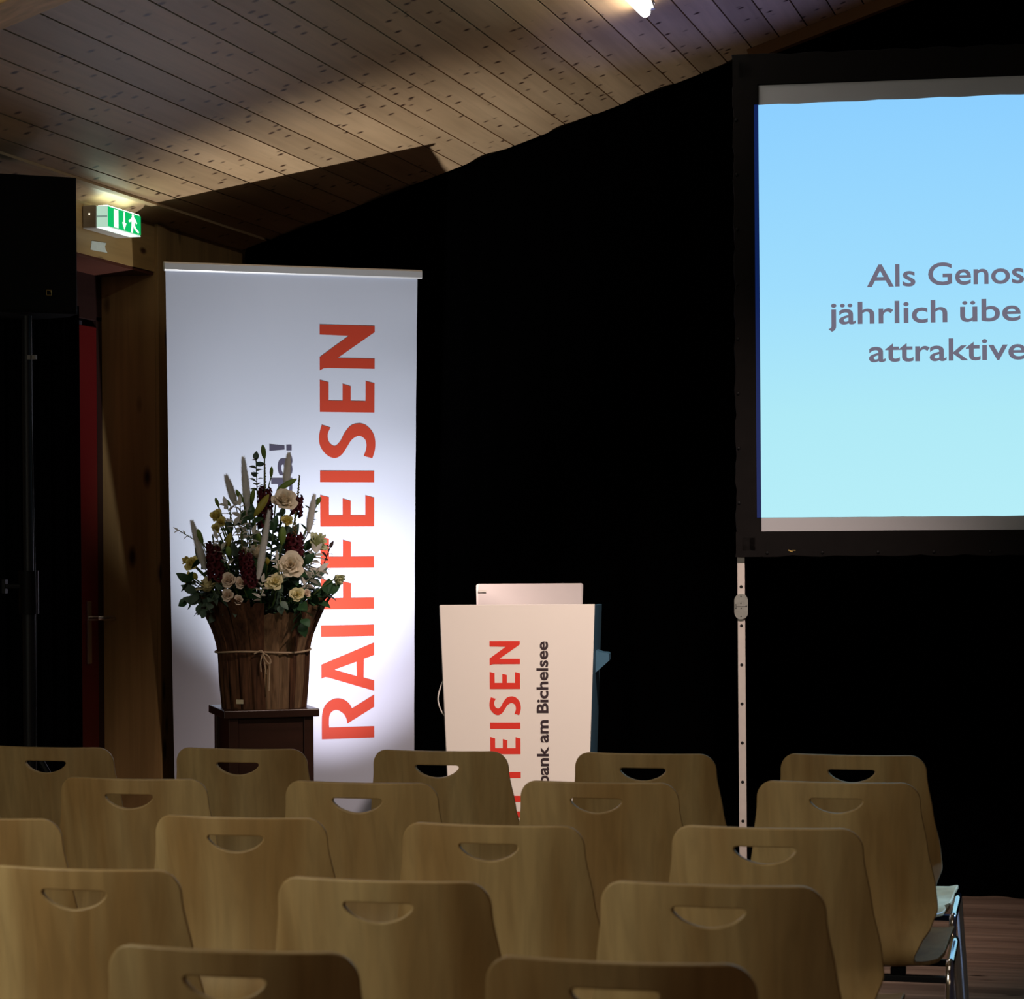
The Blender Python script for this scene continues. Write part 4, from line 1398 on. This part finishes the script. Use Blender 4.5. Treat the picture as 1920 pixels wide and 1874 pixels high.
def make_chair():
    t = thing('plywood_chair', 'x', 'chair', (0, 0, 0), 0, 'plywood chairs in rows')
    # side profile of the moulded shell, (y forward, z), from top of back to front of seat
    prof = catmull([(0.0, 0.84), (0.004, 0.80), (0.018, 0.70), (0.030, 0.60), (0.030, 0.52), (0.022, 0.46), (0.022, 0.425), (0.034, 0.401), (0.06, 0.392), (0.12, 0.397), (0.20, 0.409), (0.30, 0.424), (0.36, 0.428), (0.395, 0.420)], 10)
    cum = [0.0]
    for a, b in zip(prof, prof[1:]):
        cum.append(cum[-1] + (b - a).length)
    TOT = cum[-1]

    def at(s):
        s = max(0, min(TOT, s))
        for i in range(len(cum) - 1):
            if s <= cum[i + 1]:
                f = (s - cum[i]) / (cum[i + 1] - cum[i])
                p = prof[i].lerp(prof[i + 1], f)
                tg = (prof[min(i + 2, len(prof) - 1)] - prof[max(i - 1, 0)]).normalized()
                return p, tg
        return prof[-1], (prof[-1] - prof[-2]).normalized()
    # half width against arc length
    HWP = [(0.0, 0.197), (0.06, 0.199), (0.16, 0.213), (0.26, 0.230), (0.315, 0.235), (0.36, 0.222), (0.40, 0.198), (0.435, 0.182), (0.452, 0.186), (0.475, 0.216), (0.50, 0.235), (0.56, 0.245), (0.78, 0.249), (TOT, 0.249)]

    def hw(s):
        for (a, wa), (b, wb) in zip(HWP, HWP[1:]):
            if s <= b:
                f = (s - a) / (b - a)
                f = f * f * (3 - 2 * f) * 0.5 + f * 0.5
                return wa + (wb - wa) * f
        return HWP[-1][1]
    cr = 0.042
    right = [(0.197 - cr + cr * sin(a), cr - cr * cos(a)) for a in [pi / 2 * i / 8 for i in range(9)]]
    right = [(x + (hw(s) - 0.197) * (s / cr), s) for x, s in right]
    ss = cr
    while ss < TOT - 0.045:
        ss += 0.012
        right.append((hw(ss), ss))
    c2 = TOT - right[-1][1]
    xe = right[-1][0]
    right += [(xe - c2 + c2 * cos(a), TOT - c2 + c2 * sin(a)) for a in [pi / 2 * i / 6 for i in range(1, 7)]]
    left = [(-x, s) for x, s in reversed(right)]
    xt, xf = right[0][0], right[-1][0]
    nt = 28
    front = [(xf - 2 * xf * i / nt, right[-1][1]) for i in range(1, nt)]
    topl = [(-xt + 2 * xt * i / nt, 0.0) for i in range(1, nt)]
    outline = right + front + left + topl
    # hand hole: straight top, bowed bottom, rounded corners
    hb = catmull([(-0.063, 0.044), (-0.058, 0.040), (-0.045, 0.0395), (0, 0.0395), (0.045, 0.0395), (0.058, 0.040), (0.063, 0.044), (0.060, 0.052), (0.045, 0.064), (0.023, 0.0725), (0, 0.0755), (-0.023, 0.0725), (-0.045, 0.064), (-0.060, 0.052)], 4, True)
    hole = [(p.x, p.y) for p in hb]
    # interior points for smooth curvature
    inner = []
    for lp, sg_ in ((outline, -1), (hole, 1)):
        area = sum(lp[i - 1][0] * lp[i][1] - lp[i][0] * lp[i - 1][1] for i in range(len(lp)))
        sn = sg_ if area > 0 else -sg_
        for i in range(len(lp)):
            a, c = Vector(lp[i - 1]), Vector(lp[(i + 1) % len(lp)])
            tg = (c - a).normalized()
            nq = Vector((tg.y, -tg.x)) * sn
            for dd in (0.0035, 0.008):
                p = Vector(lp[i]) + nq * dd
                inner.append((p.x, p.y))
    s = 0.015
    while s < TOT - 0.01:
        m = 15
        for i in range(-m, m + 1):
            x = i / m * (hw(s) - 0.012)
            if s < cr and abs(x) > 0.197 - cr * 0.75:
                continue
            if s > TOT - 0.045 and abs(x) > 0.2:
                continue
            if abs(x) < 0.072 and 0.03 < s < 0.084:
                continue
            inner.append((x, s))
        s += 0.014
    pts = [Vector(p) for p in outline] + [Vector(p) for p in hole] + [Vector(p) for p in inner]
    no, nh = len(outline), len(hole)
    ed = [(i, (i + 1) % no) for i in range(no)] + [(no + i, no + (i + 1) % nh) for i in range(nh)]
    res = geometry.delaunay_2d_cdt(pts, ed, [], 1, 1e-7)
    vv, ff = res[0], res[2]

    def in_hole(p):
        c = False
        for i in range(nh):
            a, b = hole[i], hole[i - 1]
            if (a[1] > p[1]) != (b[1] > p[1]) and p[0] < (b[0] - a[0]) * (p[1] - a[1]) / (b[1] - a[1]) + a[0]:
                c = not c
        return c
    tri = []
    for f in ff:
        g = sum((vv[i] for i in f), Vector((0, 0))) / len(f)
        if not in_hole(g):
            tri.append(tuple(f))

    def to3(x, s):
        p, tg = at(s)
        nr = Vector((tg.y, -tg.x))          # rearwards / downwards
        if nr.x > 0 and s < 0.3:
            nr = -nr
        k = min(1, max(0, (0.42 - s) / 0.12))          # 1 on the back, 0 on the seat
        bow = (-0.030 * k + 0.010 * (1 - k)) * ((x / 0.2) ** 2)
        # the back wraps forward at its sides, the seat dishes
        q_ = Vector((p.x, p.y))
        if k > 0:
            q_ += Vector((1, 0)) * (0.038 * k * (x / 0.2) ** 2)
        q_ += Vector((0, 1)) * (0.008 * (1 - k) * (x / 0.2) ** 2)
        return Vector((x, q_.x, q_.y))
    V3 = [to3(p[0], p[1]) for p in vv]
    mb = MB().add(V3, tri)
    sh = mb.build('shell', ['veneer', 'ply_edge'], t, smooth=180, weld=True)
    so = sh.modifiers.new('plywood', 'SOLIDIFY')
    so.thickness = 0.011
    so.offset = 0
    so.material_offset_rim = 1
    so.use_quality_normals = True
    bv = sh.modifiers.new('bevel', 'BEVEL')
    bv.width = 0.0025
    bv.segments = 2
    bv.limit_method = 'ANGLE'
    bv.angle_limit = radians(50)
    wn = sh.modifiers.new('weighted_normals', 'WEIGHTED_NORMAL')
    wn.mode = 'FACE_AREA'
    wn.weight = 100
    wn.thresh = 0.01
    # chrome side frames: inverted U outside the seat
    fx_ = 0.267
    for s in (-1, 1):
        pts = []
        P0 = [(-0.02, 0.006), (0.035, 0.36)]
        zt, r_ = 0.398, 0.035
        leg_r = Vector((-0.03, 0.008))
        leg_f = Vector((0.42, 0.008))
        tr = Vector((0.025, 0.396))
        tf = Vector((0.175, 0.444))
        line = [leg_r, leg_r.lerp(tr, 0.5), leg_r.lerp(tr, 0.90), leg_r.lerp(tr, 0.97) + Vector((0.004, 0.002)), tr + Vector((0.012, 0.007)), tr.lerp(tf, 0.22), tr.lerp(tf, 0.5), tr.lerp(tf, 0.8), tf + Vector((-0.008, -0.001)), leg_f.lerp(tf, 0.975) + Vector((-0.003, 0.002)), leg_f.lerp(tf, 0.90), leg_f.lerp(tf, 0.5), leg_f]
        mb = MB().tube([Vector((s * fx_, p.x, p.y)) for p in line], 0.0105, 12)
        fr = mb.build('leg_frame', 'chrome', t, smooth=60)
        for p in (leg_r, leg_f):
            MB().tube([(s * fx_, p.x, 0.0), (s * fx_, p.x, 0.022)], 0.0135, 12).build('foot_cap', 'rubber', fr, smooth=50)
    for y in (0.062, 0.30):
        MB().box((0, y, 0.362), (2 * fx_, 0.024, 0.016)).build('crossbar', 'steel_dark', t, bevel=0.002)
        zz = 0.389 if y < 0.1 else 0.419
        for sx in (-0.14, 0.14):
            MB().box((sx, y, (0.37 + zz) / 2), (0.036, 0.026, zz - 0.37)).build('seat_pad', 'rubber', t, bevel=0.002)
    return t


proto = make_chair()
CH = [
    (-3.095, 6.70, 'plywood chair at the left end of the front row, before the red door'),
    (-2.520, 6.74, 'plywood chair in the front row before the flower pedestal'),
    (-1.934, 6.76, 'plywood chair in the front row before the gap between banner and lectern'),
    (-1.348, 6.77, 'plywood chair in the front row just right of the lectern, left of the screen leg'),
    (-0.781, 6.82, 'plywood chair at the aisle end of the front row, right of the screen leg'),
    (-3.062, 5.86, 'plywood chair of the second row almost cut off by the left edge'),
    (-2.483, 5.863, 'plywood chair in the second row, before the chair nearest the red door'),
    (-1.885, 5.872, 'plywood chair in the second row showing bright banner through its hand hole'),
    (-1.306, 5.973, 'plywood chair in the second row under the lectern lettering'),
    (-0.733, 6.073, 'plywood chair at the aisle end of the second row, lilac light on its seat'),
    (-2.479, 4.985, 'plywood chair in the third row cut by the left edge of the picture'),
    (-1.914, 5.10, 'plywood chair in the third row with a pale streaked left side'),
    (-1.338, 5.062, 'plywood chair in the middle of the third row'),
    (-0.766, 5.119, 'plywood chair at the aisle end of the third row, screen leg behind its hand hole'),
    (-1.913, 4.257, 'fourth row plywood chair cut by the left edge, whole hand hole visible'),
    (-1.317, 4.216, 'plywood chair in the middle of the fourth row'),
    (-0.738, 4.275, 'plywood chair at the aisle end of the fourth row'),
    (-1.319, 3.463, 'nearest plywood chair on the left, cut by the bottom edge'),
    (-0.737, 3.481, 'nearest plywood chair on the right, cut by the bottom edge'),
]
rc = random.Random(8)
for i, (x, y, lb) in enumerate(CH):
    o = proto if i == 0 else copy_tree(proto)
    o.location = (x, y, 0)
    o.rotation_euler = (0, 0, radians(-1.0 + rc.uniform(-0.8, 0.8)))
    o['label'] = lb
